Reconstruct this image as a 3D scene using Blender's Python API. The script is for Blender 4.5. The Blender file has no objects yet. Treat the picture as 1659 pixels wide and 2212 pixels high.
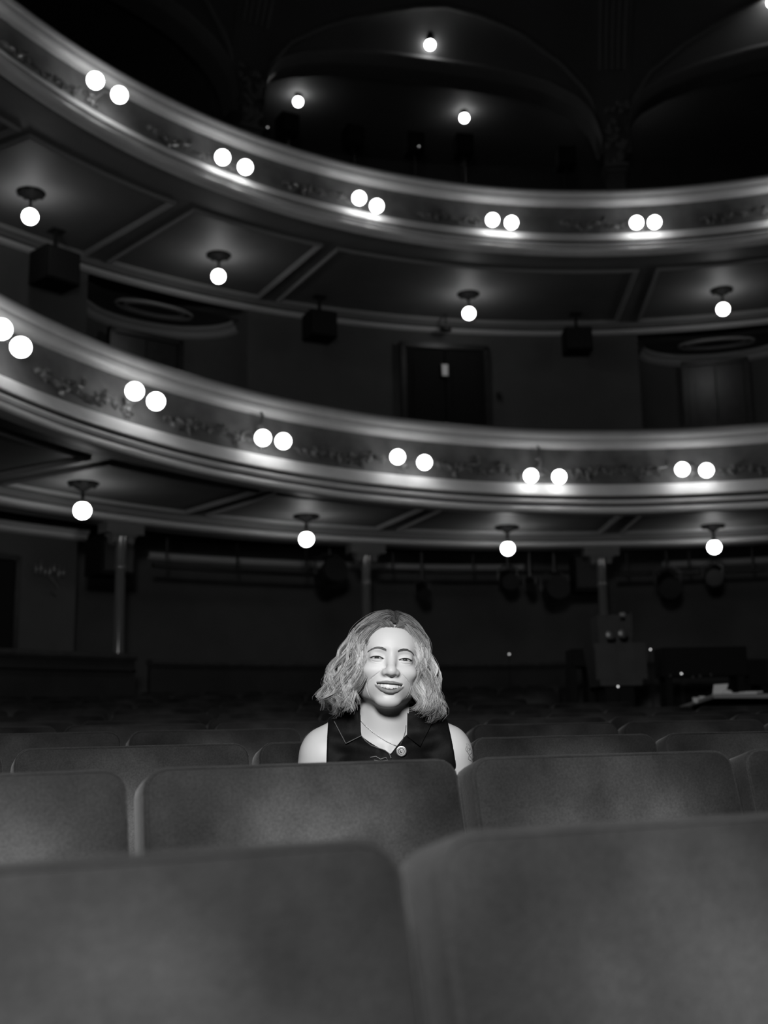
import bpy, math, random
import numpy as np
from mathutils import Vector, Matrix

random.seed(7); rng = np.random.default_rng(7)
scene = bpy.context.scene
COL = scene.collection
PI = math.pi

# ------------------------------------------------------------------ camera, world, light, exposure
CZ = 1.00                                   # lens height above the stalls floor
FPX = 35.0 / 24.0 * 1659.0
PITCH, ROLL = math.radians(10.6), math.radians(1.0)
_c, _s, _cr, _sr = math.cos(PITCH), math.sin(PITCH), math.cos(ROLL), math.sin(ROLL)
_r0, _u0, _f0 = Vector((1, 0, 0)), Vector((0, -_s, _c)), Vector((0, _c, _s))
_X, _Y = _cr * _r0 - _sr * _u0, _sr * _r0 + _cr * _u0
cd = bpy.data.cameras.new('camera')
cd.sensor_fit = 'HORIZONTAL'; cd.sensor_width = 24.0; cd.lens = 35.0
cd.clip_start = 0.02; cd.clip_end = 100
cd.dof.use_dof = True; cd.dof.focus_distance = 2.36; cd.dof.aperture_fstop = 3.0
cam = bpy.data.objects.new('camera', cd); COL.objects.link(cam)
M = Matrix((( _X[0], _Y[0], -_f0[0], 0), (_X[1], _Y[1], -_f0[1], 0), (_X[2], _Y[2], -_f0[2], CZ), (0, 0, 0, 1)))
cam.matrix_world = M
scene.camera = cam

w = bpy.data.worlds.new('world'); scene.world = w; w.use_nodes = True
w.node_tree.nodes['Background'].inputs[0].default_value = (0, 0, 0, 1)
w.node_tree.nodes['Background'].inputs[1].default_value = 0.0

# the photographer's softbox above the camera
sl = bpy.data.lights.new('softbox', 'AREA'); sl.shape = 'DISK'; sl.size = 0.45
sl.energy = 42.0; sl.spread = math.radians(120)
so = bpy.data.objects.new('softbox', sl); COL.objects.link(so)
so.location = (-0.12, -0.10, 2.05)
so.rotation_euler = (Vector((0.02, 2.45, 1.00)) - Vector(so.location)).to_track_quat('-Z', 'Y').to_euler()

vs = scene.view_settings
vs.view_transform = 'Standard'; vs.look = 'None'; vs.gamma = 1.0; vs.use_curve_mapping = False
vs.exposure = 0.0
L_SCONCE, L_CEIL = 8.5, 16.0                 # radiance of the opal globes

# ------------------------------------------------------------------ photo pixels -> directions -> points
def ray(px, py):
    a, b = px - 829.5, py - 1106.0
    return (_f0 * FPX + a * _X - b * _Y) / FPX
def at_H(px, py, H):                        # on the level plane H above the lens
    d = ray(px, py); return d * (H / d.z) + Vector((0, 0, CZ))
def at_Y(px, py, Y):
    d = ray(px, py); return d * (Y / d.y) + Vector((0, 0, CZ))
HC = Vector((2.25, 4.95, 0))                # the centre of the round auditorium
def at_R(px, py, R):
    d = ray(px, py); a = d.x**2 + d.y**2; b = -2 * (d.x * HC.x + d.y * HC.y); c = HC.x**2 + HC.y**2 - R * R
    t = (-b + math.sqrt(max(b * b - 4 * a * c, 0))) / (2 * a); return d * t + Vector((0, 0, CZ))
def phi_of(P): return math.atan2(P[0] - HC.x, P[1] - HC.y)
def pol(phi, r, z): return (HC.x + r * math.sin(phi), HC.y + r * math.cos(phi), z)
def r_low(f): return 4.861 + .028 * f - .331 * f * f - .21 * f**3
def r_up(f): return 5.093 - .102 * f - .088 * f * f - .071 * f**3
rad = math.radians

# ------------------------------------------------------------------ materials (all procedural, monochrome)
MATS = {}
def mat(name, g, rough=0.6, spec=0.3, var=0.0, scale=8.0, bump=0.0, bscale=60.0, metal=0.0, sheen=0.0, emit=0.0, attr=None, coat=0.0):
    if name in MATS: return MATS[name]
    m = bpy.data.materials.new(name); m.use_nodes = True
    nt = m.node_tree; b = nt.nodes['Principled BSDF']
    b.inputs['Base Color'].default_value = (g, g, g, 1); b.inputs['Roughness'].default_value = rough
    b.inputs['Specular IOR Level'].default_value = spec; b.inputs['Metallic'].default_value = metal
    if coat: b.inputs['Coat Weight'].default_value = coat
    if sheen:
        b.inputs['Sheen Weight'].default_value = sheen; b.inputs['Sheen Roughness'].default_value = 0.45
        b.inputs['Sheen Tint'].default_value = (1, 1, 1, 1)
    tc = nt.nodes.new('ShaderNodeTexCoord')
    if attr:
        at = nt.nodes.new('ShaderNodeAttribute'); at.attribute_name = attr
        nt.links.new(at.outputs['Color'], b.inputs['Base Color'])
    elif var:
        n = nt.nodes.new('ShaderNodeTexNoise'); n.inputs['Scale'].default_value = scale; n.inputs['Detail'].default_value = 6
        nt.links.new(tc.outputs['Object'], n.inputs['Vector'])
        r = nt.nodes.new('ShaderNodeMapRange'); r.inputs[1].default_value = .3; r.inputs[2].default_value = .7
        r.inputs[3].default_value = g * (1 - var); r.inputs[4].default_value = g * (1 + var)
        nt.links.new(n.outputs['Fac'], r.inputs[0]); nt.links.new(r.outputs[0], b.inputs['Base Color'])
    if bump:
        n2 = nt.nodes.new('ShaderNodeTexNoise'); n2.inputs['Scale'].default_value = bscale; n2.inputs['Detail'].default_value = 4
        nt.links.new(tc.outputs['Object'], n2.inputs['Vector'])
        bp = nt.nodes.new('ShaderNodeBump'); bp.inputs['Strength'].default_value = bump; bp.inputs['Distance'].default_value = .01
        nt.links.new(n2.outputs['Fac'], bp.inputs['Height']); nt.links.new(bp.outputs[0], b.inputs['Normal'])
    if emit:
        b.inputs['Emission Color'].default_value = (1, 1, 1, 1); b.inputs['Emission Strength'].default_value = emit
        b.inputs['Base Color'].default_value = (.8, .8, .8, 1)
    MATS[name] = m; return m
mat('globe_sconce', .8, emit=L_SCONCE); mat('globe_ceiling', .8, emit=L_CEIL); mat('globe_gallery', .8, emit=14.0)
mat('cream_paint', .62, .45, .35, var=.08, scale=5); mat('cap_paint', .52, .4, .4, var=.06, scale=6)
mat('fascia_paint', .115, .5, .3, var=.3, scale=6, bump=.2, bscale=25)
mat('gilt', .20, .30, .7, var=.35, scale=40, metal=.3)
mat('soffit_paint', .17, .6, .25, var=.08, scale=3); mat('soffit_trim', .30, .5, .3); mat('pale_trim', .60, .5, .3)
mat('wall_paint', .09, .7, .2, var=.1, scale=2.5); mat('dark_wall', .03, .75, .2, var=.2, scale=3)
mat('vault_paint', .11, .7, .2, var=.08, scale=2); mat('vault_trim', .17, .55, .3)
mat('black_metal', .02, .4, .4); mat('dark_bronze', .005, .7, .08, var=.3, scale=50); mat('bronze', .10, .35, .5, var=.3, scale=50, metal=.4)
mat('black_box', .010, .8, .2); mat('column_paint', .13, .18, .9); mat('carpet', .02, .9, .1, var=.3, scale=20)
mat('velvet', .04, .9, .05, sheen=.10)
mat('dark_wood', .03, .35, .5, var=.3, scale=12); mat('paper', .7, .7, .2)
mat('grey_box', .05, .6, .3, var=.15, scale=8); mat('brass', .35, .25, .6, metal=1.0); mat('glass_lens', .05, .08, .8, coat=.6)
mat('rail_velvet', .05, .9, .05, var=.2, scale=15, sheen=.1); mat('led', .8, emit=2.5); mat('dim_sign', .25, emit=.03)
mat('steel', .5, .25, .5, metal=1.0)

# velvet: mottled nap, paler towards the middle of each backrest, different on every seat
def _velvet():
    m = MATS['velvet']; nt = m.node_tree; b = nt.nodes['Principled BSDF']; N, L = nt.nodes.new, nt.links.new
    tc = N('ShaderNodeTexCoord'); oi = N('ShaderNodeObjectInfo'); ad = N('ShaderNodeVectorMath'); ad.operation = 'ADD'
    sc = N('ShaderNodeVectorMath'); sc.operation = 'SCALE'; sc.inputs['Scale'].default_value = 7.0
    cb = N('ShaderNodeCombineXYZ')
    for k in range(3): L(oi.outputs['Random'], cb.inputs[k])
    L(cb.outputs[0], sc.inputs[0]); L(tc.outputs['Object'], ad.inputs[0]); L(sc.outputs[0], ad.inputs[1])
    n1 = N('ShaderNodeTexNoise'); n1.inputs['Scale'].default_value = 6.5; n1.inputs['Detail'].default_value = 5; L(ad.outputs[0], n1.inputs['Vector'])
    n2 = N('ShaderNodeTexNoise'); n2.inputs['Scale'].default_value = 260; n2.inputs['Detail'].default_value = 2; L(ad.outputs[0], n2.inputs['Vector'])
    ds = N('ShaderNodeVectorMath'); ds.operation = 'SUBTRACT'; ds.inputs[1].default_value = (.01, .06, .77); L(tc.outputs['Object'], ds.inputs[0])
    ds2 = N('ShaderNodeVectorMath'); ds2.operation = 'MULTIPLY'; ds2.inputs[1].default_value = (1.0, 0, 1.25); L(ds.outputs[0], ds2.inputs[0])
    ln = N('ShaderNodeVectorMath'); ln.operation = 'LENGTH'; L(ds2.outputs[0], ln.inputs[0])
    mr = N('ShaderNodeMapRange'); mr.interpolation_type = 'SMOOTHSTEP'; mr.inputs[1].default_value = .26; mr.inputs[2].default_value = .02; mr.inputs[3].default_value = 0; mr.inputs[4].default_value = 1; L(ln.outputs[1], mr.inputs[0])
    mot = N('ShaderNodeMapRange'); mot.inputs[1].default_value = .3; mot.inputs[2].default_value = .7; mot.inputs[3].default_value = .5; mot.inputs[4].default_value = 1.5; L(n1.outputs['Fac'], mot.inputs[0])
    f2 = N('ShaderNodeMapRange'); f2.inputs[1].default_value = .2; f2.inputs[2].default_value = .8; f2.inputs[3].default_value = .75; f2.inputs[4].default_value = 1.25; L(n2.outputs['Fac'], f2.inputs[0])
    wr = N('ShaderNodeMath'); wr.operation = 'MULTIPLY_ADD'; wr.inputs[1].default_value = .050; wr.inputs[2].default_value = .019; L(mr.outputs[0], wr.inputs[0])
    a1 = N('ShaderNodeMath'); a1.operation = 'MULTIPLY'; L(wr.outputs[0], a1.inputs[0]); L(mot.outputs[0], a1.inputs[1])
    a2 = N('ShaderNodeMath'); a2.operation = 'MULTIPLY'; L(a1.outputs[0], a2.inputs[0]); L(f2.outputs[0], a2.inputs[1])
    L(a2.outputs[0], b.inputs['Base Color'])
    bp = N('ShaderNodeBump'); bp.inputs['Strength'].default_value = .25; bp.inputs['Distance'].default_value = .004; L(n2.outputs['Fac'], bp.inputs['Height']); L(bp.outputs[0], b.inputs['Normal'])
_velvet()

# ------------------------------------------------------------------ mesh helpers
class MB:
    def __init__(s): s.v = []; s.f = []
    def add(s, v, f):
        o = len(s.v); s.v += [tuple(p) for p in v]; s.f += [tuple(i + o for i in q) for q in f]; return s
    def box(s, c, d, rot=None):
        x, y, z = d[0] / 2, d[1] / 2, d[2] / 2
        v = [Vector((a, b, e)) for a in (-x, x) for b in (-y, y) for e in (-z, z)]
        if rot is not None: v = [rot @ p for p in v]
        v = [p + Vector(c) for p in v]
        return s.add(v, [(0, 1, 3, 2), (4, 6, 7, 5), (0, 4, 5, 1), (2, 3, 7, 6), (0, 2, 6, 4), (1, 5, 7, 3)])
    def tube(s, pts, rr, n=8, cap=True):
        pts = [Vector(p) for p in pts]; m = len(pts)
        if not hasattr(rr, '__len__'): rr = [rr] * m
        V, Fc = [], []; ref = None
        for i, p in enumerate(pts):
            t = (pts[min(i + 1, m - 1)] - pts[max(i - 1, 0)]).normalized()
            if ref is None: ref = t.orthogonal().normalized()
            ref = (ref - t * ref.dot(t))
            ref = ref.normalized() if ref.length > 1e-6 else t.orthogonal().normalized()
            b = t.cross(ref)
            V += [p + (ref * math.cos(2 * PI * k / n) + b * math.sin(2 * PI * k / n)) * rr[i] for k in range(n)]
        for i in range(m - 1):
            for k in range(n):
                a, bq = i * n + k, i * n + (k + 1) % n; Fc.append((a, bq, bq + n, a + n))
        if cap: Fc += [tuple(range(n - 1, -1, -1)), tuple(range((m - 1) * n, m * n))]
        return s.add(V, Fc)
    def lathe(s, prof, n=20, c=(0, 0, 0), M=None):
        V, Fc = [], []; m = len(prof)
        for r, z in prof:
            for k in range(n):
                p = Vector((r * math.cos(2 * PI * k / n), r * math.sin(2 * PI * k / n), z))
                if M is not None: p = M @ p
                V.append(p + Vector(c))
        for i in range(m - 1):
            for k in range(n): Fc.append((i * n + k, i * n + (k + 1) % n, (i + 1) * n + (k + 1) % n, (i + 1) * n + k))
        Fc += [tuple(range(n - 1, -1, -1)), tuple(range((m - 1) * n, m * n))]
        return s.add(V, Fc)
    def ell(s, c, r, rot=None, nu=10, nv=7):
        V, Fc = [], []
        for j in range(nv + 1):
            th = PI * j / nv
            for i in range(nu):
                p = Vector((r[0] * math.sin(th) * math.cos(2 * PI * i / nu), r[1] * math.sin(th) * math.sin(2 * PI * i / nu), r[2] * math.cos(th)))
                if rot is not None: p = rot @ p
                V.append(p + Vector(c))
        for j in range(nv):
            for i in range(nu): Fc.append((j * nu + i, (j + 1) * nu + i, (j + 1) * nu + (i + 1) % nu, j * nu + (i + 1) % nu))
        return s.add(V, Fc)
    def grid(s, P):                         # P[i][j] points
        n, m = len(P), len(P[0])
        return s.add([p for row in P for p in row], [(i * m + j, i * m + j + 1, (i + 1) * m + j + 1, (i + 1) * m + j) for i in range(n - 1) for j in range(m - 1)])
    def sweep(s, prof, rf, phis, close=False):   # prof (d, z) carried round the hall
        P = [[pol(f, rf(f) + d, z) for d, z in (prof + [prof[0]] if close else prof)] for f in phis]
        s.grid(P)
        if close:
            m = len(prof) + 1; o = len(s.v) - m * len(phis)
            s.f.append(tuple(o + k for k in range(m - 1))); s.f.append(tuple(o + m * (len(phis) - 1) + k for k in range(m - 2, -1, -1)))
        return s
    def mesh(s, name, m, smooth=0):
        me = bpy.data.meshes.new(name); me.from_pydata(s.v, [], s.f); me.materials.append(MATS[m] if isinstance(m, str) else m)
        if smooth:
            me.polygons.foreach_set('use_smooth', [True] * len(me.polygons))
            if smooth < 180: me.set_sharp_from_angle(angle=rad(smooth))
        me.update(); return me
def link(name, me, parent=None, loc=None):
    o = bpy.data.objects.new(name, me); COL.objects.link(o)
    if parent is not None: o.parent = parent
    if loc is not None: o.location = loc
    return o
def obj(name, mb, m, parent=None, smooth=40):
    return link(name, mb.mesh(name, m, smooth), parent)
def thing(name, label, cat, loc=(0, 0, 0), rz=0.0, group=None):
    o = link(name, None); o.location = loc; o.rotation_euler = (0, 0, rz); o.empty_display_size = .05
    o['label'] = label; o['category'] = cat
    if group: o['group'] = group
    return o
def tag(o, label, cat, group=None):
    o['label'] = label; o['category'] = cat
    if group: o['group'] = group
    return o
def struct(o, label=None):
    o['kind'] = 'structure'
    if label: o['label'] = label
    return o
def dup(root, loc, rz, label, group=None, skip=()):
    r = root.copy(); COL.objects.link(r); r.location = loc; r.rotation_euler = (0, 0, rz); r['label'] = label
    if group: r['group'] = group
    for ch in root.children:
        c = ch.copy(); COL.objects.link(c); c.parent = r
        for g in ch.children:
            d = g.copy(); COL.objects.link(d); d.parent = c
    return r
ORD = ['first', 'second', 'third', 'fourth', 'fifth', 'sixth', 'seventh', 'eighth', 'ninth', 'tenth', 'eleventh', 'twelfth', 'thirteenth',
       'fourteenth', 'fifteenth', 'sixteenth', 'seventeenth', 'eighteenth', 'nineteenth', 'twentieth', 'twenty-first', 'twenty-second', 'twenty-third', 'twenty-fourth']
def arc(a, b, step=1.5):
    n = max(2, int(abs(b - a) / step) + 1); return [rad(a + (b - a) * i / (n - 1)) for i in range(n)]
PH0, PH1 = -118, 52
PHIS = arc(PH0, PH1, 1.25)
const = lambda r: (lambda f: r)

# ------------------------------------------------------------------ floor of the stalls (a gentle rake that steepens)
RC = Vector((3.14, -5.75, 0)); ROW_R = [7.26, 8.16, 8.98] + [9.72 + .78 * i for i in range(10)]   # radius of the top front edge of each row's backrests
TOPS = [-.087, -.068, -.050, -.0225, -.004, .014, .045, .085, .13, .175, .22, .265, .31]
SEAT_H = .93
def floor_z(x, y):
    r = math.hypot(x - RC.x, y - RC.y)
    return float(np.interp(r, [0] + ROW_R + [22], [CZ + TOPS[0] - SEAT_H] + [CZ + t - SEAT_H for t in TOPS] + [CZ + .30 - SEAT_H]))
xs = np.linspace(-9, 12, 43); ys = np.linspace(-3.0, 14.6, 60)
struct(obj('floor', MB().grid([[(x, y, floor_z(x, y)) for y in ys] for x in xs]), 'carpet', smooth=180), 'dark raked stalls floor')

# ------------------------------------------------------------------ the two balconies
def smoothprof(pts): return pts
def balcony(name, label, rf, H_top, scale, H_sof, r_sof_far, H_floor, sofname):
    z = lambda h: CZ + H_top - h * scale
    t = thing(name, label, 'balcony', pol(rad(-12), rf(rad(-12)), CZ + H_sof))
    inv = Matrix.Translation(-t.location)
    def part(nm, mb, m, parent=t, smooth=40):
        o = obj(nm, mb, m, parent, smooth)
        if parent is t: o.matrix_parent_inverse = inv
        return o
    # padded hand rail along the top
    part('hand_rail', MB().sweep([(.30, z(.03)), (.28, z(-.015)), (.20, z(-.035)), (.09, z(-.035)), (.035, z(-.012)), (.03, z(.02))], rf, PHIS), 'rail_velvet', smooth=60)
    cap = [(.03, z(0)), (.0, z(.0)), (-.022, z(.015)), (-.03, z(.04)), (-.028, z(.075)), (-.018, z(.09)), (-.022, z(.10)), (-.016, z(.135)), (.0, z(.155)), (.02, z(.165)), (.06, z(.17))]
    part('cap_moulding', MB().sweep(cap, rf, PHIS), 'cap_paint', smooth=50)
    fas = [(.055, z(.165)), (.056, z(.23)), (.052, z(.30)), (.043, z(.36)), (.028, z(.42)), (.008, z(.47)), (-.015, z(.505)), (-.02, z(.515))]
    part('fascia', MB().sweep(fas, rf, PHIS), 'fascia_paint', smooth=60)
    cor = [(-.018, z(.505)), (-.03, z(.508)), (-.038, z(.522)), (-.052, z(.545)), (-.075, z(.575)), (-.10, z(.602)), (-.116, z(.618)), (-.118, z(.625)), (-.10, z(.630))]
    part('cavetto_cornice', MB().sweep(cor, rf, PHIS), 'cream_paint', smooth=50)
    tor = [(-.09, z(.668)), (-.133, z(.669)), (-.153, z(.674)), (-.164, z(.686)), (-.167, z(.698)), (-.160, z(.706)), (-.12, z(.709))]
    part('torus_moulding', MB().sweep(tor, rf, PHIS), 'cream_paint', smooth=60)
    part('groove_band', MB().sweep([(-.07, z(.62)), (-.07, z(.76))], rf, PHIS), 'black_box')  # black colour stands in for the shade inside the grooves
    low = [(-.08, z(.740)), (-.185, z(.741)), (-.205, z(.747)), (-.228, z(.758)), (-.245, z(.778)), (-.252, z(.797)), (-.245, z(.808)), (-.21, z(.812)), (-.14, z(.812)), (-.08, CZ + H_sof)]
    part('lower_moulding', MB().sweep(low, rf, PHIS), 'cream_paint', smooth=50)
    # row of small beads under the cavetto: real beads, far too many to pick apart
    mb = MB(); a = rad(PH0)
    while a < rad(PH1):
        r = rf(a) - .104; mb.ell(pol(a, r, z(.648)), (.014, .014, .014), nu=5, nv=3); a += .030 / r
    bo = part('bead_row', mb, 'bronze', smooth=0); bo['kind'] = 'stuff'
    # inside of the parapet and the balcony floor
    part('parapet_back', MB().sweep([(.29, z(.02)), (.29, CZ + H_floor)], rf, PHIS), 'dark_wall')
    part('deck', MB().sweep([(.0, CZ + H_floor), (1.0, CZ + H_floor + .01), (r_sof_far - 4.9 + .8, CZ + H_floor + .35)], rf, PHIS), 'carpet')
    part('soffit', MB().grid([[pol(f, r, CZ + H_sof) for r in np.linspace(rf(f) - .13, r_sof_far, 6)] for f in PHIS]), 'soffit_paint')
    return t, part, z
low_t, low_part, zl = balcony('lower_balcony', 'lower curved balcony with cream mouldings and gilded relief frieze', r_low, 2.55, 1.0, 1.83, 6.45, 1.92, 's')
up_t, up_part, zu = balcony('upper_balcony', 'upper curved balcony with darker frieze and cream mouldings', r_up, 5.0, .915, 4.40, 7.3, 4.5, 's')

# coffer frames under each balcony: raised mouldings round every soffit panel
def coffer(part, f0, f1, r0, r1, H, wdt=.052, dep=.028):
    mb = MB(); zz = CZ + H
    pr = [(0, zz + .002), (.004, zz - dep * .55), (wdt * .3, zz - dep), (wdt * .5, zz - dep * .45), (wdt * .8, zz - dep * .6), (wdt, zz + .002)]
    phs = arc(math.degrees(f0), math.degrees(f1), 2.0)
    mb.sweep(pr, const(r0), phs, close=True)
    mb.sweep([(-d, h) for d, h in reversed(pr)], const(r1), phs, close=True)
    for f, sg in ((f0, 1), (f1, -1)):
        rows = []
        for d, h in pr:
            rows.append([pol(f + sg * d / r, r, h) for r in (r0, r1)])
        mb.grid(rows)
    part('coffer_frame', mb, 'soffit_trim', smooth=0)
for a, b in ((-75.5, -60.8), (-60.0, -45.0), (-43.2, -29.6), (-28.1, 3.5), (5.2, 20.0), (21.8, 36)):
    coffer(up_part, rad(a), rad(b), 5.62, 7.12, 4.40)
divs = [phi_of(at_H(390, 1118, 1.83)), phi_of(at_H(812, 1153, 1.83)), phi_of(at_H(1300, 1165, 1.83))]
step = divs[1] - divs[0]
ed = [divs[0] - 2 * step, divs[0] - step] + divs + [divs[2] + step, divs[2] + 2 * step]
for a, b in zip(ed[:-1], ed[1:]): coffer(low_part, a + rad(.9), b - rad(.9), 4.98, 6.12, 1.83, .045, .025)
# beam with a pale cornice line above the columns, and the pale cornice line at the back of the upper soffit
low_part('column_beam', MB().sweep([(-.05, CZ + 1.83), (-.045, CZ + 1.78), (.0, CZ + 1.755), (.28, CZ + 1.715), (.28, CZ + 2.0)], const(6.30), PHIS), 'soffit_paint', smooth=30)
low_part('beam_moulding', MB().sweep([(.0, CZ + 1.765), (-.035, CZ + 1.762), (-.052, CZ + 1.748), (-.055, CZ + 1.735), (-.045, CZ + 1.722), (.0, CZ + 1.713), (.1, CZ + 1.713)], const(6.30), PHIS), 'pale_trim', smooth=50)
up_part('wall_cornice', MB().sweep([(-.05, CZ + 4.40), (-.045, CZ + 4.35), (.0, CZ + 4.335)], const(7.2), PHIS), 'soffit_paint', smooth=30)
up_part('cornice_moulding', MB().sweep([(.0, CZ + 4.325), (-.035, CZ + 4.322), (-.055, CZ + 4.308), (-.058, CZ + 4.293), (-.045, CZ + 4.278), (.02, CZ + 4.27)], const(7.2), PHIS), 'pale_trim', smooth=50)

# gilded relief ornaments on the friezes
def relief_mesh(seed):
    r = random.Random(seed); mb = MB()
    def leaf(x, z, L, a, wd):
        P = []
        for i in range(5):
            u = i / 4; hw = wd * math.sin(PI * (u * .85 + .12))
            cx, cz = x + L * u * math.cos(a + u * .9), z + L * u * math.sin(a + u * .9)
            nx, nz = -math.sin(a + u * .9), math.cos(a + u * .9)
            y = -.030 * math.sin(PI * min(1, u * .8 + .2)) - .008
            P.append([(cx + nx * hw, .004, cz + nz * hw), (cx, y, cz), (cx - nx * hw, .004, cz - nz * hw)])
        mb.grid(P)
    pts = []
    for i in range(13):                     # a trailing stem
        u = i / 12; pts.append((-.24 + .48 * u, -.008, .045 * math.sin(u * 7 + seed)))
    mb.tube(pts, .006, 5)
    for i in range(15):
        u = r.random(); x = -.24 + .48 * u; zc = .045 * math.sin(u * 7 + seed)
        leaf(x, zc, r.uniform(.05, .10), r.uniform(0, 2 * PI), r.uniform(.012, .022))
    for i in range(4):
        x = r.uniform(-.2, .2)
        for k in range(5): mb.ell((x + .016 * math.cos(k * 1.257), -.012, .02 * math.sin(k * 1.9) + .016 * math.sin(k * 1.257)), (.011, .009, .011), nu=6, nv=4)
    return mb.mesh('relief_ornament', 'gilt', 60)
REL = [relief_mesh(k) for k in (1, 4, 9)]
def relief(t, f, r, z, k, sc=1.0):
    o = link('relief_ornament', REL[k % 3], t)
    o.matrix_parent_inverse = Matrix.Translation(-t.location)
    o.matrix_basis = Matrix.Translation(pol(f, r, z)) @ Matrix.Rotation(-f, 4, 'Z') @ Matrix.Rotation(rad(-14), 4, 'X') @ Matrix.Scale(sc, 4)
k = 0
for i in range(-20, 12):
    f = rad(-9.5 + i * 5.1)
    if rad(PH0 + 4) < f < rad(PH1 - 4) and i % 3 != 0:
        relief(low_t, f, r_low(f) + .036, zl(.385), k); relief(up_t, f + rad(1), r_up(f) + .036, zu(.385), k + 1, .9); k += 1

# twin-globe sconces on the balcony fronts
def globe_mesh(r, m):
    mb = MB(); mb.ell((0, 0, 0), (r, r, r), nu=28, nv=18); return mb.mesh('globe', m, 180)
G_SC, G_CE, G_GA = globe_mesh(.061, 'globe_sconce'), globe_mesh(.064, 'globe_ceiling'), globe_mesh(.058, 'globe_gallery')
def sconce(p1, p2, rf, zf, label, grp, big=False, tall=False):
    P = []
    for p in (p1, p2):
        R = 4.8
        for _ in range(3):
            Q = at_R(p[0], p[1], R); R = rf(phi_of(Q)) - .145
        P.append(at_R(p[0], p[1], R))
    mid = (P[0] + P[1]) / 2; f = phi_of(mid)
    base = Vector(pol(f, rf(f) + .03, zf(.40)))
    t = thing('wall_sconce', label, 'sconce', base, -f, grp)
    ml = Matrix.Rotation(f, 3, 'Z')
    L = [ml @ (q - base) for q in P]        # in the sconce frame: x along the wall, -y out into the hall
    mb = MB()
    for pz, rr in ((0, .045), (.055, .030), (-.05, .028)): mb.ell((0, -.008, pz), (rr, .022, rr * 1.15), nu=12, nv=6)
    for s in (-1, 1): mb.ell((s * .04, -.006, -.01), (.03, .014, .018), Matrix.Rotation(s * .6, 3, 'Y'), nu=8, nv=5)
    obj('back_plate', mb, 'bronze', t, 60)
    if tall:
        mb = MB(); mb.tube([(0, -.02, .04), (.012, -.04, .10), (-.008, -.045, .16), (.006, -.03, .21), (-.012, -.03, .25)], [.016, .014, .017, .012, .006], 7)
        mb.ell((-.02, -.035, .14), (.018, .014, .03)); obj('finial', mb, 'bronze', t, 60)
    for q in L:
        d = Vector((q.x, 0, 0)).normalized()
        mb = MB(); ht = q + Vector((0, .070, .025))
        pts = [Vector((0, -.01, -.01)), Vector((q.x * .3, -.022, .045)), Vector((q.x * .7, ht.y * .45, ht.z + .03)), ht + Vector((0, 0, .012)), ht]
        cur = []
        for i in range(len(pts) - 1):
            for u in (0, .5): cur.append(pts[i].lerp(pts[i + 1], u))
        mb.tube(cur + [pts[-1]], .008, 7); obj('arm', mb, 'bronze', t, 60)
        mb = MB(); mb.lathe([(.010, .088), (.017, .080), (.025, .068), (.027, .054), (.016, .054)], 12, q, Matrix.Rotation(rad(-70), 3, 'X')); obj('globe_cup', mb, 'bronze', t, 50)
        o = link('globe', G_SC, t); o.location = q
low_pairs = [((3, 711), (45, 750)), ((291, 845), (337, 867)), ((568, 946), (612, 953)), ((859, 987), (917, 999)), ((1147, 1028), (1208, 1030)), ((1474, 1014), (1526, 1016))]
for i, (a, b) in enumerate(low_pairs):
    sconce(a, b, r_low, zl, 'twin-globe bronze sconce on the lower balcony front, %s from the left' % ORD[i], 'sconces on the lower balcony front', tall=i in (2, 4))
up_pairs = [((206, 174), (258, 205)), ((481, 340), (530, 361)), ((776, 428), (814, 445)), ((1064, 475), (1105, 481)), ((1375, 481), (1414, 480))]
for i, (a, b) in enumerate(up_pairs):
    sconce(a, b, r_up, zu, 'twin-globe bronze sconce on the upper balcony front, %s from the left' % ORD[i], 'sconces on the upper balcony front')
# the next pairs round the curve, just outside the picture
def extra_sconce(f, rf, zf, H, label, grp):
    r = rf(f) - .145; a, b = Vector(pol(f - .021, r, CZ + H)), Vector(pol(f + .021, r, CZ + H))
    base = Vector(pol(f, rf(f) + .03, zf(.40))); t = thing('wall_sconce', label, 'sconce', base, -f, grp)
    ml = Matrix.Rotation(f, 3, 'Z'); mb = MB()
    for pz, rr in ((0, .045), (.055, .030), (-.05, .028)): mb.ell((0, -.008, pz), (rr, .022, rr * 1.15), nu=12, nv=6)
    obj('back_plate', mb, 'bronze', t, 60)
    for q in (a, b):
        q = ml @ (q - base); mb = MB(); mb.tube([(0, -.01, -.02), (q.x * .6, q.y * .75, q.z - .10), (q.x, q.y, q.z - .085)], .008, 7); obj('arm', mb, 'bronze', t, 60)
        o = link('globe', G_SC, t); o.location = q
for f in (rad(-84), rad(-99)): extra_sconce(f, r_low, zl, 2.4, 'twin-globe sconce on the lower balcony beyond the left picture edge, %s' % ('nearer' if f > rad(-90) else 'farther'), 'sconces on the lower balcony front')
extra_sconce(rad(22), r_low, zl, 2.17, 'twin-globe sconce on the lower balcony beyond the right picture edge', 'sconces on the lower balcony front')
for f in (rad(-73.5), rad(-89)): extra_sconce(f, r_up, zu, 4.68, 'twin-globe sconce on the upper balcony beyond the left picture edge, %s' % ('nearer' if f > rad(-80) else 'farther'), 'sconces on the upper balcony front')
extra_sconce(rad(18.6), r_up, zu, 4.6, 'twin-globe sconce on the upper balcony beyond the right picture edge', 'sconces on the upper balcony front')

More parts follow.
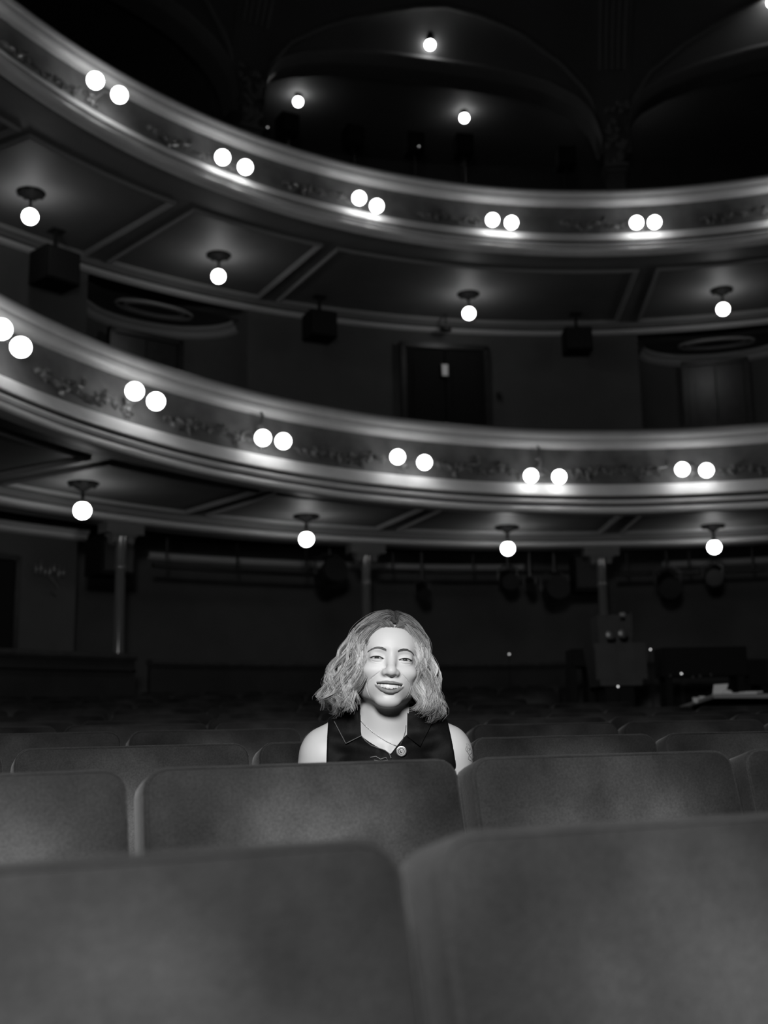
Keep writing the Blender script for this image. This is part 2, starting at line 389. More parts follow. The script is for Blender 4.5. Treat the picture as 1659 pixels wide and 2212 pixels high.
# ceiling lamps: rosette, stem, fitter, globe
mb = MB(); mb.lathe([(.118, .004), (.120, -.006), (.108, -.016), (.095, -.018), (.08, -.028), (.06, -.036), (.04, -.05), (.024, -.06), (.016, -.072)], 24)
for k in range(8): mb.ell((.092 * math.cos(k * PI / 4), .092 * math.sin(k * PI / 4), -.021), (.024, .014, .010), Matrix.Rotation(k * PI / 4, 3, 'Z'), 8, 5)
ROSE = mb.mesh('rosette', 'dark_bronze', 50)
mb = MB(); mb.lathe([(.013, -.056), (.010, -.08), (.014, -.096), (.010, -.112), (.011, -.13)], 12); STEM = mb.mesh('stem', 'dark_bronze', 50)
mb = MB(); mb.lathe([(.011, -.124), (.018, -.13), (.028, -.14), (.033, -.156), (.031, -.16), (.016, -.16)], 14); FIT = mb.mesh('fitter', 'bronze', 50)
def ceiling_lamp(P, label, grp, g=G_CE, gz=-.215):
    t = thing('ceiling_lamp', label, 'lamp', P, 0, grp)
    link('rosette', ROSE, t); link('stem', STEM, t); link('fitter', FIT, t); o = link('globe', g, t); o.location = (0, 0, gz)
    return t
for i, p in enumerate(((65, 468), (472, 597), (1013, 677), (1562, 668))):
    P = at_H(p[0], p[1], 4.40 - .215); P.z = CZ + 4.40
    ceiling_lamp(P, 'globe lamp hanging under the upper balcony soffit, %s from the left' % ORD[i], 'globe lamps under the upper balcony')
for i, p in enumerate(((178, 1103), (662, 1165), (1097, 1185), (1543, 1182))):
    P = at_H(p[0], p[1], 1.83 - .215); P.z = CZ + 1.83
    ceiling_lamp(P, 'globe lamp hanging under the lower balcony soffit, %s from the left' % ORD[i], 'globe lamps under the lower balcony')

# ------------------------------------------------------------------ stalls level: columns, barrier, back wall, ceiling
Hc = 1.715
for i, (p, lb) in enumerate((((262, 1150), 'slender iron column rising from the barrier at the far left'), ((790, 1184), "slender iron column rising behind the woman's head"), ((1297, 1194), 'slender iron column behind the grey equipment stack'))):
    P = at_H(p[0], p[1] - 14, Hc - .0); f = phi_of(P); R = 6.44; x, y, _ = pol(f, R, 0)
    if i == 0: x, y, _ = pol(phi_of(at_R(262, 1150, 6.44)), R, 0)
    else: x, y, _ = pol(phi_of(at_R(p[0], p[1], 6.44)), R, 0)
    fz = floor_z(x, y)
    t = thing('iron_column', lb, 'column', (x, y, fz), -f, 'iron columns under the lower balcony'); h = CZ + Hc - fz
    obj('shaft', MB().lathe([(.06, .12), (.055, .2), (.050, h * .5), (.043, h - .40), (.050, h - .39), (.050, h - .36), (.043, h - .35), (.047, h - .10), (.058, h - .06)], 20), 'column_paint', t, 60)
    obj('base', MB().lathe([(.10, 0), (.10, .05), (.085, .07), (.09, .09), (.07, .12), (.055, .13)], 20), 'column_paint', t, 50)
    mb = MB().box((0, 0, h - .045), (.36, .16, .09)); mb.box((0, 0, h - .075), (.24, .13, .07))
    for s in (-1, 1):
        mb.grid([[(s * (.05 + .07 * math.sin(u * PI / 2)), yy, h - .22 + .12 * (1 - math.cos(u * PI / 2)) + .02) for u in (0, .25, .5, .75, 1)] for yy in (-.04, .04)])
        mb.box((s * .075, 0, h - .135), (.06, .08, .06))
    obj('bracket_capital', mb, 'column_paint', t, 0)
struct(obj('wall_back', MB().sweep([(0, -.2), (0, CZ + 2.1)], const(8.5), PHIS), 'wall_paint', smooth=60), 'plain back wall of the stalls')
struct(obj('ceiling', MB().grid([[pol(f, r, CZ + 2.0) for r in (6.5, 7.2, 7.9, 8.55)] for f in PHIS]), 'dark_wall', smooth=60), 'low dark ceiling behind the columns')
wp = [(-.0, CZ + 1.84), (-.06, CZ + 1.835), (-.075, CZ + 1.82), (-.06, CZ + 1.79), (-.03, CZ + 1.775), (0, CZ + 1.765)]
fa, fb, fc, fd = [phi_of(at_R(q, 1212, 8.45)) for q in (320, 700, 1130, 1430)]
for j, (a, b) in enumerate(((math.degrees(fa), math.degrees(fb)), (math.degrees(fb) + 1, math.degrees(fc)), (math.degrees(fd), PH1))):
    struct(obj('trim_%d' % (j + 1), MB().sweep(wp, const(8.49), arc(a, b)), 'pale_trim'), 'pale cornice strip along the stalls back wall')
# left: projecting side wall with its own cornice and a gilt scroll
f0, f1 = PH0, math.degrees(phi_of(at_R(166, 1200, 7.3)))
struct(obj('wall_left', MB().sweep([(.0, -.2), (.0, CZ + 2.05), (1.2, CZ + 2.05), (1.2, -.2)], const(7.3), arc(f0, f1), close=True), 'wall_paint', smooth=30), 'projecting side wall at the far left')
struct(obj('trim_4', MB().sweep([(-.09, CZ + 1.78), (-.085, CZ + 1.755), (-.05, CZ + 1.74), (-.05, CZ + 1.71), (-.02, CZ + 1.69), (0.02, CZ + 1.69), (.02, CZ + 1.78)], const(7.3), arc(f0, f1 + .6), close=True), 'pale_trim'), 'pale cornice on the far left side wall')
P = at_R(105, 1232, 7.27); t = thing('wall_ornament', 'dim gilt scroll ornament on the far left side wall', 'ornament', P, -phi_of(P))
mb = MB()
for k in range(7): mb.ell((-.13 + .045 * k, -.01, .02 * math.sin(k * 2)), (.016, .02, .07 if k % 2 else .05), nu=7, nv=5)
obj('scroll', mb, 'gilt', t, 60)
mb = MB(); mb.tube([(0, -.01, -.05), (.06, -.015, -.12), (.10, -.012, -.17), (.07, -.01, -.22), (.03, -.01, -.19)], .012, 6); obj('tendril', mb, 'gilt', t, 60)
P = at_R(0, 1285, 7.27)
d = thing('door_1', 'dark doorway in the far left side wall', 'door', (P.x, P.y, CZ - .4), -phi_of(P)); d['kind'] = 'structure'; del d['category']
obj('leaf', MB().box((-.1, -.02, .95), (.42, .05, 1.75)), 'black_box', d, 0)
obj('door_frame', MB().box((.13, -.03, .95), (.05, .07, 1.85)).box((-.1, -.03, 1.86), (.46, .07, .05)), 'dark_wood', d, 0)

# barriers behind the stalls
def barrier(a, b, R, Ht, label, strips):
    t = thing('stalls_barrier', label, 'barrier', pol(rad((a + b) / 2), R, 0)); inv = Matrix.Translation(-t.location); ph = arc(a, b)
    o = obj('panel', MB().sweep([(0, .0), (0, CZ + Ht - .05), (.05, CZ + Ht - .05), (.05, .0)], const(R), ph, close=True), 'dark_wall', t, 30); o.matrix_parent_inverse = inv
    o = obj('top_rail', MB().sweep([(-.03, CZ + Ht - .06), (-.05, CZ + Ht - .035), (-.04, CZ + Ht), (.08, CZ + Ht), (.09, CZ + Ht - .05)], const(R), ph, close=True), 'rail_velvet', t, 50); o.matrix_parent_inverse = inv
    if strips:
        o = obj('brass_strip', MB().sweep([(-.015, CZ + Ht - .16), (-.03, CZ + Ht - .15), (-.015, CZ + Ht - .14)], const(R), ph, close=True), 'brass', t, 50); o.matrix_parent_inverse = inv
fl = math.degrees(phi_of(at_R(288, 1430, 6.36))); fr = math.degrees(phi_of(at_R(331, 1430, 6.7)))
barrier(-100, fl, 6.33, .60, 'dark panelled barrier with a brass strip at the far left', True)
barrier(fr, 44, 6.75, .585, 'long dark barrier across the back of the stalls', False)

# ------------------------------------------------------------------ first-balcony back wall with two niches and doors
Rm = 7.2
def wall_path(pts, z0, z1): return MB().grid([[(p[0], p[1], z) for z in (z0, z1)] for p in pts])
def niche_pts(a, b, depth, n=17):
    A, B = Vector(pol(rad(a), Rm, 0)), Vector(pol(rad(b), Rm, 0)); m = (A + B) / 2; out = (m - HC); out.z = 0; out.normalize(); h = (B - A) / 2
    A2, B2 = A + out * .18, B + out * .18
    return [A] + [m + out * (.18 + depth * math.sin(PI * i / (n - 1))) - h * math.cos(PI * i / (n - 1)) for i in range(n)] + [B]
niches = [(-44.4, -30.4), (5.2, 19.4)]
path = [pol(f, Rm, 0) for f in arc(PH0, niches[0][0])]
path += niche_pts(*niches[0], .62) + [pol(f, Rm, 0) for f in arc(niches[0][1], niches[1][0])] + niche_pts(*niches[1], .62) + [pol(f, Rm, 0) for f in arc(niches[1][1], PH1)]
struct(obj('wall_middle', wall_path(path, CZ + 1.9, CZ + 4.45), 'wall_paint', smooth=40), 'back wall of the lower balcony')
for j, (a, b) in enumerate(niches):
    pts = niche_pts(a, b, .62); A, B = Vector(pts[0]), Vector(pts[-1]); m = (A + B) / 2; out = (m - HC).normalized()
    t = thing('niche_canopy', ('curved cornice of the shadowy left niche' if j == 0 else 'curved cornice of the shadowy right niche') + ' in the lower balcony wall', 'cornice', (m.x, m.y, CZ + 4.1))
    inv = Matrix.Translation(-t.location)
    mb = MB(); inner = [Vector(p) for p in pts[1:-1]]
    rows = []
    for p in inner:
        n = (m + out * .18 - p); n.z = 0; n = n.normalized() if n.length > 1e-4 else -out
        rows.append([p + n * dd + Vector((0, 0, CZ + hh)) for dd, hh in ((-.01, 4.20), (.07, 4.20), (.075, 4.16), (.04, 4.14), (.035, 4.10), (.01, 4.075), (-.01, 4.07))])
    o = obj('cornice', mb.grid(rows), 'soffit_trim', t, 50); o.matrix_parent_inverse = inv
    mb = MB(); cz = CZ + 4.215
    mb.grid([[m + out * .18 + (p - m - out * .18) * u + Vector((0, 0, cz)) for u in (.001, 1.0)] for p in inner])
    o = obj('canopy_soffit', mb, 'wall_paint', t, 0); o.matrix_parent_inverse = inv
    mb = MB(); c = m + out * .38; h = (B - A).normalized()
    for sc in (1.0, .78): mb.tube([c + h * (.42 * sc * math.cos(x)) + out * (.17 * sc * math.sin(x)) + Vector((0, 0, cz - .012)) for x in np.linspace(0, 2 * PI, 33)], .016, 6)
    o = obj('oval_ring', mb, 'soffit_trim', t, 60); o.matrix_parent_inverse = inv
def door(n, pl, pr, ptop, R, label, m='black_box', lf=True):
    A, B = at_R(pl, ptop, R), at_R(pr, ptop, R); c = (A + B) / 2; wd = (B - A).length; top = (A.z + B.z) / 2; zb = CZ + 2.0; h = top - zb
    d = thing('door_%d' % n, label, 'door', (c.x, c.y, zb), -phi_of(c)); d['kind'] = 'structure'; del d['category']
    if lf:
        for s in (-1, 1):
            o = obj('leaf', MB().box((s * wd / 4, -.02, h / 2), (wd / 2 - .012, .05, h)), m, d, 0)
            for kz in (.27, .73): obj('panel', MB().box((s * wd / 4, -.05, h * kz), (wd / 2 - .16, .02, h * .36)), m, o, 0)
    mb = MB(); mb.box((-wd / 2 - .03, -.03, h / 2), (.06, .09, h + .1)); mb.box((wd / 2 + .03, -.03, h / 2), (.06, .09, h + .1)); mb.box((0, -.03, h + .03), (wd + .12, .09, .06))
    obj('door_frame', mb, 'dark_wood', d, 0)
door(2, 874, 1040, 757, 7.16, 'black double door in the middle of the lower balcony wall')
door(3, 1482, 1604, 790, 7.75, 'shadowy door inside the right niche', 'dark_wood')
door(4, 245, 378, 735, 7.75, 'shadowy door inside the left niche', 'dark_wood')
P = at_R(960, 801, 7.08); t = thing('exit_sign', 'small dimly glowing sign box in front of the black double door', 'sign', P, -phi_of(P))
obj('case', MB().box((0, 0, 0), (.085, .05, .15)), 'black_metal', t, 0); obj('face', MB().box((0, -.028, .0), (.065, .006, .125)), 'dim_sign', t, 0)
P = at_R(1077, 855, 7.17); t = thing('wall_switch', 'tiny dark switch plate on the wall right of the black door', 'switch', P, -phi_of(P)); obj('plate', MB().box((0, -.012, 0), (.05, .02, .07)), 'black_metal', t, 0); obj('button', MB().box((0, -.026, .01), (.02, .01, .03)), 'dark_wood', t, 0)
# loudspeakers hung below the soffit
def speaker(px, py, wp, hp, R, label):
    P = at_R(px, py, R); sc = (P - Vector((0, 0, CZ))).length / FPX; wd, ht = wp * sc, hp * sc * 1.02
    t = thing('loudspeaker', label, 'speaker', P, -phi_of(P), 'loudspeakers under the upper balcony')
    mb = MB().box((0, 0, 0), (wd, wd * .85, ht)); obj('cabinet', mb, 'black_box', t, 0)
    obj('grille', MB().box((0, -wd * .435, 0), (wd * .9, .02, ht * .9)), 'black_metal', t, 0)
    up = CZ + 4.40 - P.z
    mb = MB().box((0, 0, (ht / 2 + up) / 2), (.03, .03, up - ht / 2)); mb.box((0, 0, up - .005), (.12, .12, .012)); obj('bracket', mb, 'black_metal', t, 0)
speaker(118, 582, 76, 68, 6.85, 'black loudspeaker hung from the upper balcony soffit, leftmost of three')
speaker(690, 706, 60, 54, 6.85, 'black loudspeaker hung from the upper balcony soffit, middle of three')
speaker(1246, 738, 56, 48, 6.85, 'black loudspeaker hung from the upper balcony soffit, rightmost of three')
P = at_H(963, 712, 4.40 - .10); P = at_R(963, 712, 6.95)
t = thing('ceiling_detector', 'small dark detector under the cornice above the black door', 'detector', (P.x, P.y, CZ + 4.40)); dz = P.z - CZ - 4.40
obj('drop_rod', MB().box((0, 0, dz / 2), (.02, .02, -dz)), 'black_metal', t, 0); obj('head', MB().lathe([(.03, dz - .02), (.06, dz - .01), (.07, dz + .02), (.03, dz + .04)], 12), 'black_metal', t, 50)

# ------------------------------------------------------------------ gallery: piers, arches, coved vault, ceiling
PIER = [-66.0, -31.0, 4.0, 39.0]; Rp = 7.1; HS = 6.45; HTOP, RTOP = 8.55, 5.3; HG = 7.62
def cove(u):                                # u 0 at the springing .. 1 at the ring
    return Rp - (Rp - RTOP) * (1 - math.cos(u * PI / 2)), HS + (HTOP - HS) * math.sin(u * PI / 2)
def arch_h(s): return float(np.interp(s, [0, .012, .045, .113, .22, .364, .5, .642, .76, .847, .933, .98, 1], [6.55, 6.88, 7.10, 7.25, 7.38, 7.46, 7.47, 7.44, 7.38, 7.29, 7.08, 6.85, 6.55]))   # arch line on the pier plane
def edge_u(s): return float(np.interp(s, [0, .02, .072, .166, .25, .338, .43, .518, .621, .70, .769, .884, .954, .99, 1], [.08, .18, .276, .356, .405, .444, .478, .496, .480, .452, .419, .326, .238, .17, .08]))   # groin line on the cove
for j in range(3):
    a, b = PIER[j] + 1.2, PIER[j + 1] - 1.2; N = 41
    cov, lun, wal, spn = [], [], [], []
    for i in range(N):
        s = i / (N - 1); s = .5 - .5 * math.cos(PI * s) if True else s
        f = rad(a + (b - a) * s); ue = edge_u(s)
        cov.append([pol(f, *[(r, CZ + h) for r, h in [cove(ue + (1 - ue) * q / 8)]][0]) for q in range(9)])
        re, he = cove(ue); ha = arch_h(s)
        lun.append([pol(f, re + (Rp - .12 - re) * q / 6, CZ + he + (ha + .05 - he) * q / 6 + .10 * math.sin(PI * q / 6)) for q in range(7)])
        spn.append([pol(f, Rp + d, CZ + ha + hh) for d, hh in ((-.13, .06), (-.15, .02), (-.12, -.02), (-.08, -.03), (-.06, -.06), (.0, -.07), (.25, -.07), (.25, .12))])
    nm = ('left', 'centre', 'right')[j]
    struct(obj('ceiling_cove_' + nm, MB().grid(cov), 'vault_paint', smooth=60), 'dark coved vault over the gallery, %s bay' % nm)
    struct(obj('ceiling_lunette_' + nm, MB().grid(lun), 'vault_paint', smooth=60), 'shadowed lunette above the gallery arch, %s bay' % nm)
    t = thing('gallery_arch', 'dim moulded arch over the upper gallery, %s bay' % nm, 'arch', pol(rad((a + b) / 2), Rp, CZ + HS))
    o = obj('arch_moulding', MB().grid(spn), 'vault_trim', t, 50); o.matrix_parent_inverse = Matrix.Translation(-t.location)
    mb = MB(); mb.tube([pol(rad(a + (b - a) * s), cove(edge_u(s))[0] - .02, CZ + cove(edge_u(s))[1] - .02) for s in np.linspace(0, 1, 41)], .03, 6)
    o = obj('groin_moulding', mb, 'vault_trim', t, 60); o.matrix_parent_inverse = Matrix.Translation(-t.location)
for j, pf in enumerate(PIER):
    f = rad(pf); base = pol(f, Rp, CZ + 4.5)
    t = thing('gallery_pier', 'dim fluted gallery pier, %s from the left' % ORD[j], 'pier', base, -f, 'gallery piers')
    mb = MB().box((0, .02, 1.0), (.19, .26, 2.0)); obj('shaft', mb, 'vault_paint', t, 0)
    obj('necking', MB().box((0, -.02, 1.72), (.27, .30, .035)).box((0, -.02, 1.66), (.23, .28, .02)), 'vault_trim', t, 0)
    mb = MB(); r = random.Random(j)
    for q in range(26):
        zz = r.uniform(1.76, 2.45); wd = .09 + .10 * (zz - 1.76)
        mb.ell((r.uniform(-wd, wd), -.11 - .25 * max(0, zz - 2.1), zz), (.035, .03, .055), Matrix.Rotation(r.uniform(-1, 1), 3, 'Y'), 7, 5)
    obj('carved_capital', mb, 'vault_trim', t, 60)
    # backing of the pilaster on the cove and its five flutes
    mb = MB(); inv = Matrix.Rotation(f, 4, 'Z') @ Matrix.Translation(-Vector(base))
    cw = lambda u: .20 + .06 * u
    mb.grid([[inv @ Vector(pol(f + x / cove(u)[0], cove(u)[0] - .02, CZ + cove(u)[1] - .02)) for x in (-cw(u), cw(u))] for u in np.linspace(.0, 1, 14)])
    obj('pilaster', mb, 'vault_paint', t, 60)
    for q in range(5):
        mb = MB(); mb.tube([inv @ Vector(pol(f + (q - 2) * (.065 + .015 * u) / cove(u)[0], cove(u)[0] - .035, CZ + cove(u)[1] - .035)) for u in np.linspace(.30, 1, 14)], .016, 6); obj('flute', mb, 'vault_trim', t, 60)
struct(obj('ceiling_ring', MB().sweep([(.05, CZ + HTOP), (-.02, CZ + HTOP - .05), (-.10, CZ + HTOP - .03), (-.16, CZ + HTOP - .09), (-.28, CZ + HTOP - .05), (-.34, CZ + HTOP + .10)], const(RTOP), PHIS), 'vault_trim'), 'heavy moulded ring round the central ceiling')
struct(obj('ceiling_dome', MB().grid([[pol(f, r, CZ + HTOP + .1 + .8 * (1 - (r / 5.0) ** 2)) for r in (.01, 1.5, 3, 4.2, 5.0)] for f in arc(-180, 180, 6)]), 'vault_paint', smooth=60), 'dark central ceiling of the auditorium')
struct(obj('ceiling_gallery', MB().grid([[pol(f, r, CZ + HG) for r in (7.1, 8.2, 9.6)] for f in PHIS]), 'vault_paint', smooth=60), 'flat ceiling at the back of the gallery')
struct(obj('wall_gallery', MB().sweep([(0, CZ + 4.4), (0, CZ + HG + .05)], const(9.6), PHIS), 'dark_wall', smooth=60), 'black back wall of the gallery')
# gallery lamps
def gallery_lamp(px, py, H, label, stem=.098):
    P = at_H(px, py, H - stem); P.z = CZ + H
    t = thing('gallery_lamp', label, 'lamp', P, 0, 'gallery ceiling lamps')
    obj('ceiling_cup', MB().lathe([(.045, .0), (.046, -.03), (.04, -.05), (.03, -.055), (.02, -.055)], 14), 'dark_bronze', t, 50)
    o = link('globe', G_GA, t); o.location = (0, 0, -stem)
gallery_lamp(644, 220, HG, 'small globe lamp on the gallery ceiling near the left pier')
gallery_lamp(1003, 255, HG, 'small globe lamp on the gallery ceiling, lowest of the three in the middle bay')
# the lamp on the lunette of the middle bay, and its neighbours
def lunette_lamp(px, py, label):
    best = None
    d = ray(px, py)
    for rr in np.linspace(5.6, 7.0, 141):
        Q = at_R(px, py, rr); f = phi_of(Q)
        for j in range(3):
            a, b = rad(PIER[j] + 1.2), rad(PIER[j + 1] - 1.2)
            if a < f < b:
                s = (f - a) / (b - a); re, he = cove(edge_u(s)); ha = arch_h(s) + .05
                q = (rr - re) / (Rp - .12 - re)
                if 0 <= q <= 1:
                    zc = CZ + he + (ha - he) * q + .10 * math.sin(PI * q); e = abs(Q.z + .085 - zc)
                    if best is None or e < best[0]: best = (e, Q, zc)
    e, Q, zc = best
    t = thing('gallery_lamp', label, 'lamp', (Q.x, Q.y, zc + .02), 0, 'gallery ceiling lamps')
    obj('ceiling_cup', MB().lathe([(.045, .05), (.046, -.03), (.04, -.055), (.03, -.06), (.02, -.06)], 14), 'dark_bronze', t, 50)
    o = link('globe', G_GA, t); o.location = (0, 0, Q.z - zc - .02)
lunette_lamp(929, 97, 'small globe lamp high on the middle vault above the arch')
lunette_lamp(1668, 5, 'small globe lamp at the upper right corner of the vault')
P = at_H(1357, 289, 6.55); P = at_R(1346, 292, 7.9); t = thing('gallery_lamp', 'globe lamp half hidden behind the right gallery pier', 'lamp', (P.x, P.y, CZ + HG), 0, 'gallery ceiling lamps')
obj('drop_rod', MB().box((0, 0, (P.z - CZ - HG) / 2), (.015, .015, CZ + HG - P.z)), 'bronze', t, 0); o = link('globe', G_GA, t); o.location = (0, 0, P.z - CZ - HG)
# dark boxes, seats and spotlights standing in the gallery
def spotlight(P, rz, tilt, size, label, grp, rod=0.25):
    t = thing('stage_spotlight', label, 'spotlight', P, rz, grp)
    R = Matrix.Rotation(tilt, 3, 'X') @ Matrix.Rotation(PI / 2, 3, 'X')
    mb = MB(); mb.lathe([(.05, -.16), (.09, -.14), (.09, .05), (.105, .07), (.105, .15), (.095, .15)], 16, (0, 0, 0), R @ Matrix.Scale(size / .2, 3)); obj('housing', mb, 'black_metal', t, 40)
    mb = MB(); mb.lathe([(.005, .128), (.088, .128), (.092, .14), (.005, .145)], 16, (0, 0, 0), R @ Matrix.Scale(size / .2, 3)); obj('lens', mb, 'glass_lens', t, 40)
    q = size / .2
    mb = MB(); mb.tube([(-.12 * q, 0, 0), (-.125 * q, 0, .12 * q), (-.05 * q, 0, .17 * q), (.05 * q, 0, .17 * q), (.125 * q, 0, .12 * q), (.12 * q, 0, 0)], .010, 6); obj('yoke', mb, 'black_metal', t, 40)
    mb = MB(); mb.tube([(0, 0, .165 * q), (0, 0, .165 * q + rod)], .014, 6); obj('clamp_rod', mb, 'black_metal', t, 40)
    return t
for i, (px, py) in enumerate(((620, 275), (762, 300), (893, 315), (1000, 318), (1222, 345))):
    P = at_R(px, py, 6.6)
    t = thing('gallery_box', 'dark equipment box on a stand in the gallery, %s from the left' % ORD[i], 'box', (P.x, P.y, CZ + 4.6), -phi_of(P), 'equipment boxes in the gallery'); h = P.z - CZ - 4.6
    obj('case', MB().box((0, 0, h), (.19, .2, .22)), 'black_box', t, 0); obj('front_panel', MB().box((0, -.105, h), (.15, .02, .17)), 'black_metal', t, 0)
    obj('stand', MB().tube([(0, 0, -.1), (0, 0, h - .1)], .02, 6), 'black_metal', t, 0)
for i, (px, py, n) in enumerate(((905, 316, 1), (578, 275, 1))):
    P = at_R(px, py, 6.45); t = thing('indicator_light', 'tiny point of light %s' % ('beside the middle gallery box' if i == 0 else 'left of the leftmost gallery box'), 'light', P)
    obj('lens', MB().ell((0, 0, 0), (.004, .004, .004)), 'led', t, 180); obj('housing', MB().box((0, .03, -.01), (.03, .05, .04)), 'black_metal', t, 0)
# ------------------------------------------------------------------ stalls seats
def rounded_outline(wd, h, rt, rb, n=5, ins=0.0):
    x, z0, z1 = wd / 2 - ins, ins, h - ins; rt = max(rt - ins, .004); rb = max(rb - ins, .004); P = []
    for cx, cz, r, a0 in ((x - rt, z1 - rt, rt, 0), (-x + rt, z1 - rt, rt, PI / 2), (-x + rb, z0 + rb, rb, PI), (x - rb, z0 + rb, rb, 1.5 * PI)):
        for k in range(n): P.append((cx + r * math.cos(a0 + k * PI / 2 / (n - 1)), cz + r * math.sin(a0 + k * PI / 2 / (n - 1))))
    return P
def cushion_mesh(name, wd, h, th, rt, rb, er, bulge, m, M=None):
    layers = []
    for k in range(4):
        a = k * PI / 2 / 3; layers.append((er * (1 - math.sin(a)), th / 2 - er * (1 - math.cos(a))))
    layers = [(i, y) for i, y in layers]
    back = [(i, y) for i, y in layers]                               # back rim to the flank
    front = [(i, -y) for i, y in reversed(layers)]
    seq = back + front + [(er + .03, -th / 2 - bulge * .35), (er + .09, -th / 2 - bulge * .8), (min(wd, h) * .36, -th / 2 - bulge)]
    mb = MB(); n = None; V = []; Fc = []
    for ins, y in seq:
        o = rounded_outline(wd, h, rt, rb, 5, ins); n = len(o); V += [(x, y, z) for x, z in o]
    for i in range(len(seq) - 1):
        for k in range(n): Fc.append((i * n + k, (i + 1) * n + k, (i + 1) * n + (k + 1) % n, i * n + (k + 1) % n))
    Fc += [tuple(range(n)), tuple(reversed(range((len(seq) - 1) * n, len(seq) * n)))]
    V = [Vector(v) for v in V]
    if M is not None: V = [M @ v for v in V]
    return mb.add(V, Fc).mesh(name, m, 50)
SW = .500; LEAN = rad(14)
MBK = Matrix.Translation((0, .045, .30)) @ Matrix.Rotation(-LEAN, 4, 'X')
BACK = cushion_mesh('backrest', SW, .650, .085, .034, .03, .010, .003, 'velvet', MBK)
mb = MB(); ol = rounded_outline(SW, .650, .034, .03, 5, .0055); ol.append(ol[0])
mb.tube([MBK @ Vector((x, -.0400, z)) for x, z in ol], .0026, 5); WELT = mb.mesh('welt', 'velvet', 60)
CUSH = cushion_mesh('seat_cushion', .44, .42, .10, .04, .03, .03, .012, 'velvet', Matrix.Translation((0, -.12, .24)) @ Matrix.Rotation(rad(-14), 4, 'X'))
mb = MB(); mb.box((-.26, -.20, .575), (.05, .36, .03)); mb.box((-.26, -.375, .56), (.045, .03, .05)); ARM = mb.mesh('armrest', 'dark_wood', 0)
mb = MB(); mb.box((-.26, -.16, .29), (.03, .26, .54)); mb.box((-.26, -.13, .012), (.055, .34, .024)); STAND = mb.mesh('stand', 'black_metal', 0)
mb = MB(); mb.box((-.26, .012, .56), (.034, .02, .012)).box((-.26, .012, .53), (.034, .02, .012)); HINGE = mb.mesh('hinge_plate', 'steel', 0)
# one joint between two seats per row, read from the photograph, fixes where the seats of that row stand
GAPS = [(908, 1850), (1004, 1655), (550, 1605), (1012, 1572), (459, 1560), (700, 1548), (900, 1535), (640, 1525), (980, 1510), (500, 1500), (800, 1490), (700, 1480), (900, 1470)]
SEAT_AT = {}; TOPD = .045 - .042 * math.cos(LEAN) + .65 * math.sin(LEAN)
def in_view(P, m=0):
    v = Vector(P) - Vector((0, 0, CZ)); yf = v.dot(_f0)
    if yf < .1: return None
    return 829.5 + FPX * v.dot(_X) / yf, 1106 - FPX * v.dot(_Y) / yf
seat_proto = None
for n, R in enumerate(ROW_R):
    gx, gy = GAPS[n]; d = ray(gx, gy); a = d.x**2 + d.y**2; b = -2 * (d.x * RC.x + d.y * RC.y); c = RC.x**2 + RC.y**2 - R * R
    t = (-b + math.sqrt(b * b - 4 * a * c)) / (2 * a); G = d * t
    fg = math.atan2(G.x - RC.x, G.y - RC.y); st = .522 / R; row = []
    for k in range(-24, 25):
        f = fg + (k + .5) * st; x, y = RC.x + (R - TOPD) * math.sin(f), RC.y + (R - TOPD) * math.cos(f)
        if math.hypot(x - HC.x, y - HC.y) > 6.05 or (1.2 < x < 4 and 7.5 < y < 9.2) or (1.6 < x < 3.1 and 6.1 < y < 7.6): continue
        zz = CZ + TOPS[n] - SEAT_H
        e = [in_view((RC.x + R * math.sin(f + s * st / 2), RC.y + R * math.cos(f + s * st / 2), zz + SEAT_H)) for s in (-1, 1)]
        if e[0] is None or e[1] is None: continue
        row.append((e[0][0], e[1][0], f, x, y, zz))
    row.sort()
    seen = [q for q in row if q[1] > 4 and q[0] < 1655 and math.hypot(q[3] - HC.x, q[4] - HC.y) < 6.05]
    ext = [q for q in row if q not in seen]
    le = [q for q in ext if q[1] <= 4][-1:]; re = [q for q in ext if q[0] >= 1655][:1]
    for i, q in enumerate(seen + le + re):
        if i < len(seen): lb = 'velvet theatre seat in the %s row from the front, %s from the left' % (ORD[n], ORD[i])
        else: lb = 'velvet theatre seat in the %s row just past the %s picture edge' % (ORD[n], 'left' if q in le else 'right')
        grp = 'theatre seats in the stalls'
        if seat_proto is None:
            seat_proto = thing('theatre_seat', lb, 'seat', (q[3], q[4], q[5]), -q[2], grp)
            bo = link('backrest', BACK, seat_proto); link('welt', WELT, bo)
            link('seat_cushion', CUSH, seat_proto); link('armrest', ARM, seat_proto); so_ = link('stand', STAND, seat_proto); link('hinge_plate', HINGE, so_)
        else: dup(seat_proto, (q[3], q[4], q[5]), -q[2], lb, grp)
        SEAT_AT[(n, i)] = q
